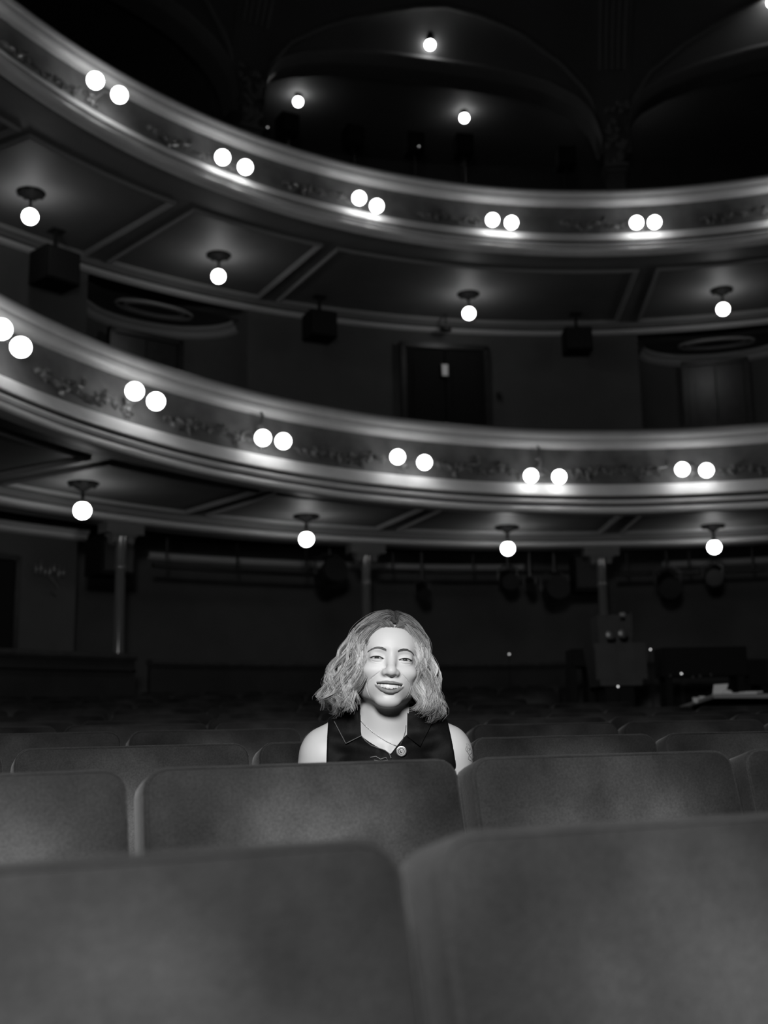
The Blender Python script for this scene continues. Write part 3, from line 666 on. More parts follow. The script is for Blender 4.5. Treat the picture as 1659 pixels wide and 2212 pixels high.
# ------------------------------------------------------------------ the woman: signed-distance sculpting, then surface nets
V3 = lambda *a: np.array(a, float)
def d_ell(p, c, r, rot=None):
    q = [p[0] - c[0], p[1] - c[1], p[2] - c[2]]
    if rot is not None: q = [rot[0][0] * q[0] + rot[0][1] * q[1] + rot[0][2] * q[2], rot[1][0] * q[0] + rot[1][1] * q[1] + rot[1][2] * q[2], rot[2][0] * q[0] + rot[2][1] * q[1] + rot[2][2] * q[2]]
    a = (q[0] / r[0])**2 + (q[1] / r[1])**2 + (q[2] / r[2])**2
    b = (q[0] / r[0]**2)**2 + (q[1] / r[1]**2)**2 + (q[2] / r[2]**2)**2
    k0 = np.sqrt(a); return k0 * (k0 - 1) / np.sqrt(b + 1e-9)
def d_cone(p, a, b, ra, rb):
    ab = [b[i] - a[i] for i in range(3)]; L = sum(x * x for x in ab)
    h = np.clip(((p[0] - a[0]) * ab[0] + (p[1] - a[1]) * ab[1] + (p[2] - a[2]) * ab[2]) / L, 0, 1)
    return np.sqrt((p[0] - a[0] - h * ab[0])**2 + (p[1] - a[1] - h * ab[1])**2 + (p[2] - a[2] - h * ab[2])**2) - (ra + (rb - ra) * h)
def smin(a, b, k):
    h = np.maximum(k - np.abs(a - b), 0) / k; return np.minimum(a, b) - h * h * k * .25
def smax(a, b, k): return -smin(-a, -b, k)

# the head frame: origin between the ears at eye level, x to picture right, -y out of the face, z up
EYE = at_Y(845.5, 1422, 2.375)
Rh = (Matrix.Rotation(rad(5.2), 3, 'Y') @ Matrix.Rotation(rad(5), 3, 'Z') @ Matrix.Rotation(rad(-5), 3, 'X'))
HSC = .955; HO = EYE - Rh @ Vector((0, -.088 * HSC, 0))
RhN = np.array(Rh); RhT = RhN.T
def to_head(p): 
    q = [p[0] - HO.x, p[1] - HO.y, p[2] - HO.z]
    return [(RhT[i][0] * q[0] + RhT[i][1] * q[1] + RhT[i][2] * q[2]) / HSC for i in range(3)]
def hw(*a): return HO + Rh @ Vector(a) * HSC      # head point (m) -> world
mm = .001
LIPU = [(-33.5, -75.5, -54.0), (-26, -84, -54.8), (-16, -91, -54.4), (-6, -95.2, -54.0), (0, -95.6, -54.6), (6, -95.2, -54.0), (16, -91, -54.4), (26, -84, -54.8), (33.5, -75.5, -54.0)]
LIPL = [(-33.5, -75.5, -54.0), (-28, -82, -61.5), (-17, -90, -70), (-7, -94, -73.3), (0, -94.6, -73.8), (7, -94, -73.3), (17, -90, -70), (28, -82, -61.5), (33.5, -75.5, -54.0)]
RU = [1.1, 1.5, 1.9, 2.2, 2.0, 2.2, 1.9, 1.5, 1.1]; RL = [1.3, 2.2, 3.4, 4.2, 4.3, 4.2, 3.4, 2.2, 1.3]
def cavity(q): return d_ell([q[0], q[1], q[2] - 7.0 * (q[0] / 29)**2], (0, -92, -62.4), (31.5, 26, 6.7))
EYC = [(-31.5, -76.5, -1.0), (31.5, -76.5, -1.0)]
def lid_mid(xx, c): return c[2] - 1.2 + 1.6 * (1 - (xx / 15)**2)
def lid_half(xx): return 2.45 * np.clip(1 - (xx / 14.8)**2, 0, 1)**.75
def head_base(q):                           # q in head frame, mm
    d = d_ell(q, (0, 8, 28), (72, 94, 82))
    d = smin(d, d_ell(q, (0, -30, -26), (61, 62, 71)), 22)
    d = smin(d, d_ell(q, (0, -30, -58), (52, 55, 41)), 18)
    d = smin(d, d_ell(q, (0, -67, -92.5), (24, 19, 14)), 24)
    d = smin(d, d_ell(q, (0, -58, 30), (52, 36, 42)), 25)           # forehead
    d = smin(d, d_cone(q, (-30, -80, 15), (30, -80, 15), 8, 8), 18)
    for s in (-1, 1):
        d = smin(d, d_ell(q, (s * 37, -67, -27), (23, 19, 16)), 16)  # smiling cheeks
        d = smin(d, d_ell(q, (s * 48, -12, -54), (14, 26, 26)), 20)  # jaw corner
        d = smin(d, d_ell(q, (s * 73, 10, -6), (7, 17, 29)), 6)      # ear
        d = smax(d, -d_ell(q, (s * 31, -99, 2), (19, 13, 9)), 12)    # socket
        d = smax(d, -d_ell(q, (s * 16.5, -106, 4), (8, 10, 11)), 16)
    d = smin(d, d_ell(q, (0, -72, -60), (29, 22, 20)), 14)
    return d
def head_pre(q):                            # everything but the creases
    d = head_base(q)
    d = smin(d, d_cone(q, (0, -84, 8), (0, -102, -24), 8, 9.5), 10)  # nose
    d = smin(d, d_ell(q, (0, -104.5, -31), (11.5, 11.2, 9.8)), 8)
    for s in (-1, 1):
        d = smin(d, d_ell(q, (s * 12.0, -94.5, -33.5), (7.4, 10.5, 7.0)), 8)
        d = smax(d, -d_ell(q, (s * 8.5, -103, -41), (5.2, 6.5, 3.0)), 2.5)
    for s, c in zip((-1, 1), EYC):
        d = smin(d, d_ell(q, (c[0], c[1], c[2]), (15.6, 14.1, 12.6)), 7)
        xx = (q[0] - c[0]); op = np.maximum(np.abs(q[2] - lid_mid(xx, c)) - lid_half(xx), np.abs(xx) - 14.8)
        op = np.maximum(op, q[1] + 76)
        d = smax(d, -op, 1.0)
    d = smax(d, -cavity(q), 1.8)
    for L, Rr, k in ((LIPU, RU, 2.4), (LIPL, RL, 2.6)):
        l = None
        for i in range(len(L) - 1):
            e = d_cone(q, L[i], L[i + 1], Rr[i], Rr[i + 1]); l = e if l is None else np.minimum(l, e)
        d = smin(d, l, k)
    return smax(d, -d_cone(q, (-9, -90, -82), (9, -90, -82), 1.0, 1.0), 6)
def surf_y(P, fn, off):                     # drop (x, z) points onto the face
    P = np.array(P, float); gy = np.linspace(-122, -30, 369); d = fn([np.repeat(P[:, :1], 369, 1), np.repeat(gy[None], len(P), 0), np.repeat(P[:, 1:], 369, 1)])
    return [(x, float(gy[int(np.argmax(r < 0))]) + off, z) for (x, z), r in zip(P, d)]
FOLDS = []
for s in (-1, 1):                           # smile lines, outer cheek lines, lid creases, lines under the eyes
    FOLDS.append((surf_y([(s * x, z) for x, z in ((19, -27), (25, -33), (32, -39), (39, -45), (44, -50), (46, -54))], head_pre, .2), (.5, 1.0, 1.2, 1.2, .9, .3)))
    FOLDS.append((surf_y([(s * x, z) for x, z in ((49, -53), (48.5, -61), (46.5, -69), (43, -77), (38, -85))], head_pre, .1), (.3, .8, 1.0, .8, .3)))
    FOLDS.append((surf_y([(s * 31.5 + x, -1 + z) for x, z in ((-13, 3.6), (-7, 6.2), (0, 7.2), (7, 6.2), (13, 3.6))], head_pre, .0), (.3, .6, .7, .6, .3)))
    FOLDS.append((surf_y([(s * 31.5 + x, -1 + z) for x, z in ((-12, -6.5), (-6, -8.8), (0, -9.6), (6, -9.0), (12, -7.0))], head_pre, .0), (.2, .5, .6, .5, .2)))
def head_sdf(q):
    d = head_pre(q)
    for L, r in FOLDS:
        e = None
        for i in range(len(L) - 1):
            g = d_cone(q, L[i], L[i + 1], r[i], r[i + 1]); e = g if e is None else np.minimum(e, g)
        d = smax(d, -e, 1.3)
    return d
# the body, in metres round a point at the base of the neck
TB = at_Y(833, 1576, 2.485)
def tb(x, y, z): return (TB.x + x, TB.y + y, TB.z + z)
SEATZ = CZ + TOPS[2] - SEAT_H               # floor under her row
def torso_sdf(p, arms=False):
    d = d_ell(p, tb(0, .025, -.155), (.150, .098, .150))
    d = smin(d, d_ell(p, tb(0, .012, -.27), (.138, .100, .20)), .05)
    for s in (-1, 1):
        d = smin(d, d_cone(p, tb(s * .030, .022, .035), tb(s * .135, .03, -.030), .036, .036), .035)
        d = smin(d, d_ell(p, tb(s * .070, -.050, -.20), (.062, .058, .062)), .04)
        d = smin(d, d_ell(p, tb(s * .133, .03, -.056), (.046, .05, .048)), .03)
    d = smin(d, d_ell(p, tb(0, -.01, -.45), (.15, .105, .135)), .06)
    for s in (-1, 1): d = smin(d, d_cone(p, tb(s * .018, -.045, -.045), tb(s * .115, -.010, -.022), .007, .007), .016)   # collar bones
    return d
ARMS = [(-1, (-.142, .03, -.060), (-.225, .06, -.315), (-.13, -.165, -.385)), (1, (.140, .03, -.060), (.180, .055, -.32), (.12, -.165, -.385))]
def legs_sdf(p):
    d = None; fz = SEATZ - TB.z
    for s in (-1, 1):
        e = d_cone(p, tb(s * .085, .02, -.475), tb(s * .10, -.38, -.455), .085, .06)
        e = smin(e, d_cone(p, tb(s * .10, -.37, -.46), tb(s * .10, -.33, fz + .09), .055, .036), .03)
        e = smin(e, d_cone(p, tb(s * .10, -.33, fz + .045), tb(s * .115, -.50, fz + .032), .04, .028), .03)
        d = e if d is None else np.minimum(d, e)
    return d
def body_sdf(p):
    d = torso_sdf(p)
    c = hw(0, .018, -.072); n = d_cone(p, (c.x, c.y, c.z), tb(-.004, .022, -.03), .045, .054)
    d = smin(d, n, .03)
    for s, a, b, c in ARMS:
        d = smin(d, d_cone(p, tb(*a), tb(*b), .045, .037), .03)
        d = smin(d, d_cone(p, tb(*b), tb(*c), .038, .025), .02)
        w0 = V3(*c); pal = w0 + V3(-s * .03, -.06, -.012)
        d = smin(d, d_ell(p, tb(*(w0 + V3(-s * .02, -.045, -.006))), (.036, .05, .016)), .02)
        for k in range(4):                  # fingers curled over the thigh
            a0 = pal + V3(-s * .02 + s * .017 * k, -.02 + .004 * abs(k - 1.5), 0); L = (.062, .072, .068, .052)[k]
            a1 = a0 + V3(-s * .006, -L * .55, .004); a2 = a1 + V3(-s * .004, -L * .45, -.018)
            d = smin(d, np.minimum(d_cone(p, tb(*a0), tb(*a1), .0088, .0082), d_cone(p, tb(*a1), tb(*a2), .0082, .007)), .006)
        a0 = w0 + V3(-s * .045, -.03, -.004); a1 = a0 + V3(-s * .03, -.028, .0); a2 = a1 + V3(-s * .012, -.026, -.006)
        d = smin(d, np.minimum(d_cone(p, tb(*a0), tb(*a1), .011, .0095), d_cone(p, tb(*a1), tb(*a2), .0095, .008)), .008)
    d = smin(d, legs_sdf(p), .03)
    return d
def full_sdf(p):
    d = body_sdf(p)
    h = to_head(p); q = [x * 1000 for x in h]
    near = (np.abs(h[2]) < .17) & (np.abs(h[0]) < .12) & (np.abs(h[1]) < .15)
    if near.any():
        qs = [x[near] for x in q]; hd = head_sdf(qs) * mm * HSC
        dn = d[near]; d = d.copy(); d[near] = smin(dn, hd, .018)
    return d
def axis(lo, hi, co, fine=()):              # rectilinear axis, finer inside given spans
    P = []; x = lo
    while x < hi:
        P.append(x); st = co
        for a, b, f in fine:
            if a - co < x < b + co: st = f
        x += st
    return np.array(P)
def surface_net(X, Y, Z, fn):
    nx, ny, nz = len(X), len(Y), len(Z); Fd = np.empty((nx, ny, nz), np.float32)
    for i in range(0, nx, 16):
        g = np.meshgrid(X[i:i + 16], Y, Z, indexing='ij'); Fd[i:i + 16] = fn(g)
    S = Fd < 0
    cnt = np.zeros((nx - 1, ny - 1, nz - 1), np.int8)
    for a in (0, 1):
        for b in (0, 1):
            for c in (0, 1): cnt += S[a:nx - 1 + a, b:ny - 1 + b, c:nz - 1 + c]
    act = (cnt > 0) & (cnt < 8); idx = -np.ones(act.shape, np.int64); ii = np.argwhere(act); idx[act] = np.arange(len(ii))
    acc = np.zeros((len(ii), 3)); num = np.zeros(len(ii)); ax = (X, Y, Z)
    cor = [(a, b, c) for a in (0, 1) for b in (0, 1) for c in (0, 1)]
    for u in cor:
        for k in range(3):
            if u[k]: continue
            v = list(u); v[k] = 1
            i0 = ii + np.array(u); i1 = ii + np.array(v); f0 = Fd[i0[:, 0], i0[:, 1], i0[:, 2]]; f1 = Fd[i1[:, 0], i1[:, 1], i1[:, 2]]
            m = (f0 < 0) != (f1 < 0); t = np.where(m, f0 / np.where(f0 - f1 == 0, 1, f0 - f1), 0)
            P0 = np.stack([ax[q][i0[:, q]] for q in range(3)], 1); P1 = np.stack([ax[q][i1[:, q]] for q in range(3)], 1)
            acc += np.where(m[:, None], P0 + (P1 - P0) * t[:, None], 0); num += m
    Vv = acc / num[:, None]; quads = []
    for k in range(3):
        o = [1 if q != k else 0 for q in range(3)]
        A = S[o[0]:nx - (1 if k != 0 else 0), o[1]:ny - (1 if k != 1 else 0), o[2]:nz - (1 if k != 2 else 0)]
        sl0 = [slice(None)] * 3; sl1 = [slice(None)] * 3; sl0[k] = slice(0, -1); sl1[k] = slice(1, None)
        E0, E1 = A[tuple(sl0)], A[tuple(sl1)]
        for flip in (0, 1):
            e = np.argwhere((E0 & ~E1) if flip == 0 else (~E0 & E1)) + np.array(o)
            a, b = [(1, 2), (2, 0), (0, 1)][k]; q = []
            for da, db in ((-1, -1), (0, -1), (0, 0), (-1, 0)):
                w = e.copy(); w[:, a] += da; w[:, b] += db; ok = w.min(1) >= 0; w = np.clip(w, 0, np.array(idx.shape) - 1); q.append(idx[w[:, 0], w[:, 1], w[:, 2]])
            q = np.stack(q, 1); q = q[(q >= 0).all(1)]
            quads.append(q if flip == 0 else q[:, ::-1])
    Q = np.concatenate(quads)
    # two Newton steps onto the surface
    e = 3e-4
    for _ in range(2):
        p = [Vv[:, 0], Vv[:, 1], Vv[:, 2]]; f = fn(p)
        g = np.stack([(fn([p[0] + e * (k == 0), p[1] + e * (k == 1), p[2] + e * (k == 2)]) - f) / e for k in range(3)], 1)
        st = f[:, None] * g / np.maximum((g * g).sum(1), .25)[:, None]; n = np.linalg.norm(st, axis=1); st *= np.minimum(1, .0012 / np.maximum(n, 1e-9))[:, None]
        Vv = Vv - st
    return Vv, Q
def np_mesh(name, Vv, Q, m, tone=None):
    me = bpy.data.meshes.new(name); me.vertices.add(len(Vv)); me.vertices.foreach_set('co', np.asarray(Vv, np.float32).ravel())
    k = Q.shape[1]; me.loops.add(Q.size); me.loops.foreach_set('vertex_index', Q.astype(np.int32).ravel())
    me.polygons.add(len(Q)); me.polygons.foreach_set('loop_start', np.arange(0, Q.size, k, dtype=np.int32)); me.polygons.foreach_set('loop_total', np.full(len(Q), k, np.int32))
    me.polygons.foreach_set('use_smooth', np.ones(len(Q), bool)); me.update(calc_edges=True); me.validate()
    me.materials.append(MATS[m] if isinstance(m, str) else m)
    if tone is not None:
        a = me.color_attributes.new('tone', 'FLOAT_COLOR', 'POINT'); c = np.ones((len(Vv), 4), np.float32); c[:, :3] = np.asarray(tone)[:, None]; a.data.foreach_set('color', c.ravel())
    return me
mat('skin', .5, .5, .35, attr='tone', bump=.05, bscale=900); MATS['skin'].node_tree.nodes['Principled BSDF'].inputs['Subsurface Weight'].default_value = 0.0
mat('hair', .3, .38, .45, attr='tone'); mat('black_velvet', .0025, .65, .12, bump=.2, bscale=30); mat('trousers', .012, .9, .1)
mat('eye_white', .40, .15, .6); mat('iris', .03, .1, .6); mat('pupil', .003, .05, .8); mat('teeth', .60, .22, .5); mat('lash', .012, .7, .1); mat('silver', .38, .32, .6, metal=1.0); mat('tattoo', .10, .6, .2); mat('piping', .10, .4, .5)
person = thing('person', 'smiling person with wavy blond bob and black sleeveless top seated among the stalls', 'person', (TB.x, TB.y + .05, SEATZ))
PINV = Matrix.Translation(-person.location)
def pchild(nm, me, par=person):
    o = link(nm, me, par)
    if par is person: o.matrix_parent_inverse = PINV
    return o
fx, fy, fz = EYE.x, EYE.y, EYE.z
X = axis(TB.x - .31, TB.x + .30, .006, ((fx - .070, fx + .068, .0011),))
Y = axis(TB.y - .56, TB.y + .20, .0065, ((fy - .028, fy + .026, .0012),))
Z = axis(SEATZ - .01, EYE.z + .125, .0065, ((fz - .118, fz + .026, .0011),))
Vb, Qb = surface_net(X, Y, Z, full_sdf)
hq = [x * 1000 for x in to_head([Vb[:, 0], Vb[:, 1], Vb[:, 2]])]
tone = np.full(len(Vb), .50)
lipd = np.full(len(Vb), 1e3)
for L, Rr in ((LIPU, RU), (LIPL, RL)):
    for i in range(len(L) - 1): lipd = np.minimum(lipd, d_cone(hq, L[i], L[i + 1], Rr[i], Rr[i + 1]))
tone = np.where(lipd < .9, .17, np.where(lipd < 1.8, .17 + (lipd - .9) / .9 * .33, tone))
cavd = cavity(hq)
tone = np.where((cavd < .5) & (hq[1] > -84) & (hq[1] < -60) & (np.abs(hq[0]) < 27), .03, tone)
for c in EYC:
    xx = hq[0] - c[0]; e = np.abs(np.abs(hq[2] - lid_mid(xx, c)) - lid_half(xx))
    tone = np.where((np.abs(xx) < 15.5) & (e < 1.0) & (hq[1] < -70) & (np.abs(hq[2]) < 12), .16, tone)
pchild('body', np_mesh('body', Vb, Qb, 'skin', tone))
# her own seat is folded down
best = min((o for o in COL.objects if o.name.startswith('theatre_seat')), key=lambda o: (Vector(o.location) - Vector((TB.x - .02, TB.y + .06, o.location.z))).length)
for ch in best.children:
    if ch.name.startswith('seat_cushion'): ch.data = cushion_mesh('seat_cushion', .44, .42, .10, .04, .03, .03, .0, 'velvet', Matrix.Translation((0, .02, .38)) @ Matrix.Rotation(rad(84), 4, 'X'))
# eyes
def eye_mesh():
    mb = MB(); n = 24; rr = 12.6 * mm
    prof = [(0, -1.035), (.10, -1.03), (.20, -1.015), (.21, -.99), (.44, -.905), (.46, -.888), (.7, -.714), (.9, -.436), (1, 0), (.9, .436), (.6, .8), (.01, 1)]
    V, Fc = [], []
    for r, y in prof:
        for k in range(n): V.append((rr * r * math.cos(2 * PI * k / n), rr * y, rr * r * math.sin(2 * PI * k / n)))
    for i in range(len(prof) - 1):
        for k in range(n): Fc.append((i * n + k, i * n + (k + 1) % n, (i + 1) * n + (k + 1) % n, (i + 1) * n + k))
    mb.add(V, Fc); me = mb.mesh('eye', 'eye_white', 180); me.materials.append(MATS['iris']); me.materials.append(MATS['pupil'])
    mi = [2 if i < 2 * n else 1 if i < 4 * n else 0 for i in range(len(Fc))]; me.polygons.foreach_set('material_index', mi); return me
EM = eye_mesh()
for c in EYC:
    o = pchild('eye', EM); P = hw(*(x * mm for x in c)); d = (Vector((0, 0, CZ + .02)) - P).normalized()
    o.matrix_basis = Matrix.Translation(P) @ (Vector((0, -1, 0)).rotation_difference(d)).to_matrix().to_4x4() @ Matrix.Scale(HSC, 4)
# upper teeth: a curved row, each tooth rounded
mb = MB()
for s in (-1, 1):
    x = 0.0
    for wd, h in ((7.9, 11.6), (6.2, 10.6), (6.4, 10.8), (5.6, 9.6), (5.2, 8.8)):
        xc = s * (x + wd / 2); yc = -89.5 + .0175 * xc * xc; a = math.atan(.035 * xc)
        top = -55.0 + 5.0 * (xc / 28)**2
        P = []
        for i in range(7):
            u = -1 + 2 * i / 6; row = []
            for k in range(7):
                v = k / 6; px = wd * .525 * u * (1 - .04 * max(0, v - .75) * 4) ; bul = .35 * (1 - abs(u)**4.0) * (1 - .25 * v) - (1.2 if v == 1 else 0)
                p = Matrix.Rotation(a, 3, 'Z') @ Vector((px, -bul, 0)); row.append(((xc + p.x) * mm, (yc + p.y) * mm, (top - h * v - .5 * (v == 1) * (1 - abs(u))) * mm))
            P.append(row)
        mb.grid(P); x += wd
tm = mb.mesh('teeth', 'teeth', 180); o = pchild('teeth', tm); o.matrix_basis = Matrix.Translation(HO) @ Rh.to_4x4() @ Matrix.Scale(HSC, 4)
# lashes and brows
def face_y(x, z, y0=-125):                  # first skin hit along +y in the head frame (mm)
    ys_ = np.linspace(y0, -40, 171); d = head_sdf([np.full_like(ys_, x), ys_, np.full_like(ys_, z)]); i = np.argmax(d < 0); return ys_[max(i, 1)]
for c in EYC:
    mb = MB(); sgn = 1 if c[0] > 0 else -1
    lidz = lambda xx: float(lid_mid(xx, c) + lid_half(xx))
    for k in range(30):
        xx = -14 + 28 * k / 29
        P0 = Vector((c[0] + xx, c[1] - math.sqrt(max(13.6**2 - xx * xx * .8, 20)) + 1.0, lidz(xx) + .2)); out = Vector((xx * .12 + sgn * .9, -2.2, .1 + .3 * abs(xx) / 14))
        mb.tube([P0 * mm, (P0 + out * .6) * mm, (P0 + out + Vector((0, 0, .6))) * mm], [.0005, .0004, .00015], 3)
    mb.tube([Vector((c[0] + xx, c[1] - math.sqrt(max(13.9**2 - xx * xx * .85, 15)) + .9, lidz(xx) + .3)) * mm for xx in np.linspace(-14.6, 14.6, 13)], [.0006 + .0006 * math.sin(PI * k / 12) for k in range(13)], 5)
    o = pchild('eyelashes', mb.mesh('eyelashes', 'lash', 60)); o.matrix_basis = Matrix.Translation(HO) @ Rh.to_4x4() @ Matrix.Scale(HSC, 4)
mat('brow', .11, .7, .1); rb = random.Random(3)
for s in (-1, 1):
    mb = MB(); bz = lambda u: 15.5 + 22.0 * u - 25.5 * u * u
    prm = []
    for k in range(480):
        u = rb.random(); th = 2.0 * (1 - u**1.8) * (.7 + .3 * min(1, u * 5)) + .45; x = 12.5 + 40 * u; z = bz(u) + rb.uniform(-th, th); L = rb.uniform(3.5, 6); u2 = min(1.1, u + L / 40); sl = (bz(u2) - bz(u)) * .9 + rb.uniform(-.3, 1.0)
        prm += [(s * x, z), (s * (x + L * .5), z + sl * .55), (s * (x + L), z + sl)]
    prm = np.array(prm); gy = np.linspace(-110, -30, 161); dd = head_sdf([np.repeat(prm[:, :1], 161, 1), np.repeat(gy[None], len(prm), 0), np.repeat(prm[:, 1:], 161, 1)]); hy = gy[np.argmax(dd < 0, axis=1)]
    for k in range(0, len(prm), 3):
        mb.tube([Vector((prm[k + e, 0], hy[k + e] - (.5, 1.0, .7)[e], prm[k + e, 1])) * mm for e in range(3)], [.00036, .00034, .00012], 3, cap=False)
    o = pchild('eyebrow', mb.mesh('eyebrow', 'brow', 60)); o.matrix_basis = Matrix.Translation(HO) @ Rh.to_4x4() @ Matrix.Scale(HSC, 4)

# sleeveless top: torso offset outwards, cut at armholes, neckline and hem
NL, NR, NB = at_Y(779, 1588, TB.y - .06), at_Y(880, 1588, TB.y - .06), at_Y(844, 1629, TB.y - .07)
AL, AR = at_Y(704, 1570, TB.y), at_Y(969, 1570, TB.y)
def shirt_sdf(p):
    d = torso_sdf(p) - .0075
    n = d_cone(p, tb(-.006, .018, .045), tb(-.004, .022, -.03), .052, .058); d = smin(d, n, .02)
    dz = np.clip(AL.z - p[2], 0, .5)
    d = smax(d, np.maximum(AL.x + .004 - .03 * dz - p[0], p[0] - AR.x - .16 * dz), .004)
    zt = TB.z + .055 - .25 * np.clip(p[1] - TB.y, -.1, .1) * 0
    d = smax(d, p[2] - zt, .003)
    tt = np.clip((NL.z - p[2]) / (NL.z - NB.z), 0, 1)
    xl = NL.x + (NB.x - NL.x) * tt**1.25; xr = NR.x + (NB.x - NR.x) * tt**.9
    v = np.maximum(np.maximum(xl - p[0], p[0] - xr), NB.z - p[2]); v = np.maximum(v, p[1] - TB.y - .02)
    d = smax(d, -v, .003)
    return np.maximum(d, TB.z - .50 - p[2])
Xs = axis(TB.x - .18, TB.x + .20, .0035); Ys = axis(TB.y - .14, TB.y + .19, .004); Zs = axis(TB.z - .51, TB.z + .075, .004, ((TB.z - .09, TB.z + .07, .0026),))
Vs, Qs = surface_net(Xs, Ys, Zs, shirt_sdf)
shirt = pchild('sleeveless_top', np_mesh('sleeveless_top', Vs, Qs, 'black_velvet'))
Vt, Qt = surface_net(axis(TB.x - .22, TB.x + .22, .009), axis(TB.y - .46, TB.y + .19, .009), axis(SEATZ + .03, TB.z - .36, .009), lambda p: np.maximum(np.maximum(smin(legs_sdf(p), d_ell(p, tb(0, -.01, -.45), (.15, .105, .135)), .05) - .007, SEATZ + .08 - p[2]), p[2] - TB.z + .40))
pchild('trousers', np_mesh('trousers', Vt, Qt, 'trousers'))
def shirt_y(x, z):
    ys_ = np.linspace(TB.y - .16, TB.y + .08, 121); d = shirt_sdf([np.full_like(ys_, x), ys_, np.full_like(ys_, z)])
    b = full_sdf([np.full_like(ys_, x), ys_, np.full_like(ys_, z)]); i = np.argmax(np.minimum(d, b) < 0)
    return ys_[i] if i > 0 else TB.y
def collar(corners, nm, pipe=True):                    # corners in photo pixels: neck top, outer top, point, neckline
    A, B, C_, D = corners; P = []; N = 9
    for i in range(N):
        u = i / (N - 1); row = []
        for j in range(N):
            v = j / (N - 1); px = (A[0] * (1 - u) + B[0] * u) * (1 - v) + (D[0] * (1 - u) + C_[0] * u) * v; py = (A[1] * (1 - u) + B[1] * u) * (1 - v) + (D[1] * (1 - u) + C_[1] * u) * v
            q = at_Y(px, py, TB.y - .05); y = shirt_y(q.x, q.z); q = at_Y(px, py, y - .007 - .006 * math.sin(PI * u) * (1 - v * .5)); row.append(q)
        P.append(row)
    for it in range(3):                     # relax the depth so the flap lies smooth
        Y0 = [[p.y for p in r] for r in P]
        for i in range(N):
            for j in range(N):
                nb = [Y0[a][b] for a, b in ((i - 1, j), (i + 1, j), (i, j - 1), (i, j + 1)) if 0 <= a < N and 0 <= b < N]
                P[i][j].y = min(Y0[i][j], .5 * Y0[i][j] + .5 * sum(nb) / len(nb))
    mb = MB(); mb.grid(P); mb.grid([[p + Vector((0, .004, 0)) for p in r] for r in P][::-1])
    edge = [P[i][0] for i in range(N)] + [P[-1][j] for j in range(N)] + [P[i][-1] for i in range(N - 1, -1, -1)]
    o = pchild(nm, mb.mesh(nm, 'black_velvet', 180)); o.parent = shirt; o.matrix_parent_inverse = Matrix.Identity(4)
    if not pipe: return
    e = MB(); e.tube(edge[N - 1:], .0009, 5); eo = pchild('collar_piping', e.mesh('collar_piping', 'piping', 60)); eo.parent = shirt; eo.matrix_parent_inverse = Matrix.Identity(4)
collar(((772, 1536), (722, 1558), (747, 1606), (781, 1589)), 'collar')
collar(((880, 1540), (934, 1560), (908, 1612), (879, 1590)), 'collar', False)
# stitched neckline piping and frog fastening
def on_shirt(px, py, off=.003):
    q = at_Y(px, py, TB.y - .06); return at_Y(px, py, shirt_y(q.x, q.z) - off)
e = MB(); e.tube([on_shirt(*p) for p in ((781, 1590), (790, 1601), (802, 1610), (818, 1616), (832, 1621), (841, 1628), (845, 1638))], .0011, 5)
e.tube([on_shirt(*p) for p in ((800, 1636), (812, 1634), (822, 1640), (834, 1636), (838, 1642), (822, 1645), (808, 1642))], .0011, 5)
eo = pchild('neckline_piping', e.mesh('neckline_piping', 'piping', 60)); eo.parent = shirt; eo.matrix_parent_inverse = Matrix.Identity(4)
# necklace
nk = thing('necklace', 'thin chain necklace with a round coin pendant', 'necklace', on_shirt(867, 1623, .006)); NINV = Matrix.Translation(-nk.location)
cp = [on_shirt(px, py, .0028) for px, py in ((779, 1556), (790, 1568), (803, 1580), (818, 1591), (834, 1601), (850, 1609), (863, 1613), (868, 1603), (872, 1592), (876, 1578), (877, 1566))]
mb = MB()
for i in range(len(cp) - 1):
    for u in np.linspace(0, 1, 7)[:-1]:
        a = cp[i].lerp(cp[i + 1], u); b = cp[i].lerp(cp[i + 1], u + .12); mb.tube([a, (a + b) / 2 + Vector((0, -.0004, 0)), b], [.0005, .0008, .0005], 5)
o = obj('chain', mb, 'silver', nk, 60); o.matrix_parent_inverse = NINV
Pm = Matrix.Rotation(PI / 2, 3, 'X'); pc = on_shirt(867, 1623, .005)
mb = MB(); mb.lathe([(.0005, .0), (.0108, 0), (.0112, .001), (.0108, .0022), (.0096, .0024), (.0092, .0017), (.0005, .0017)], 28, pc, Pm)
o = obj('pendant', mb, 'silver', nk, 40); o.matrix_parent_inverse = NINV
mb = MB(); mb.tube([pc + Vector((.0062 * math.cos(a), -.0022, .0062 * math.sin(a))) for a in np.linspace(0, 2 * PI, 25)], .0006, 5); mb.tube([pc + Vector((.0024 * math.cos(a), -.0022, .0024 * math.sin(a))) for a in np.linspace(.6, 5.4, 15)], .0009, 5)
mb.tube([pc + Vector((0, -.001, .0115)), pc + Vector((-.001, -.002, .0145)), pc + Vector((-.002, 0, .0125))], .0009, 5)
o = obj('pendant_relief', mb, 'silver', nk, 60); o.matrix_parent_inverse = NINV
def spline(P, n):
    t = np.linspace(0, 1, n); k = t * (len(P) - 1); i = np.clip(k.astype(int), 0, len(P) - 2); f = (k - i)[:, None]
    g = np.clip(i - 1, 0, None); h = np.clip(i + 2, None, len(P) - 1)
    p0, p1, p2, p3 = P[g], P[i], P[i + 1], P[h]
    return .5 * ((2 * p1) + (-p0 + p2) * f + (2 * p0 - 5 * p1 + 4 * p2 - p3) * f**2 + (-p0 + 3 * p1 - 3 * p2 + p3) * f**3)
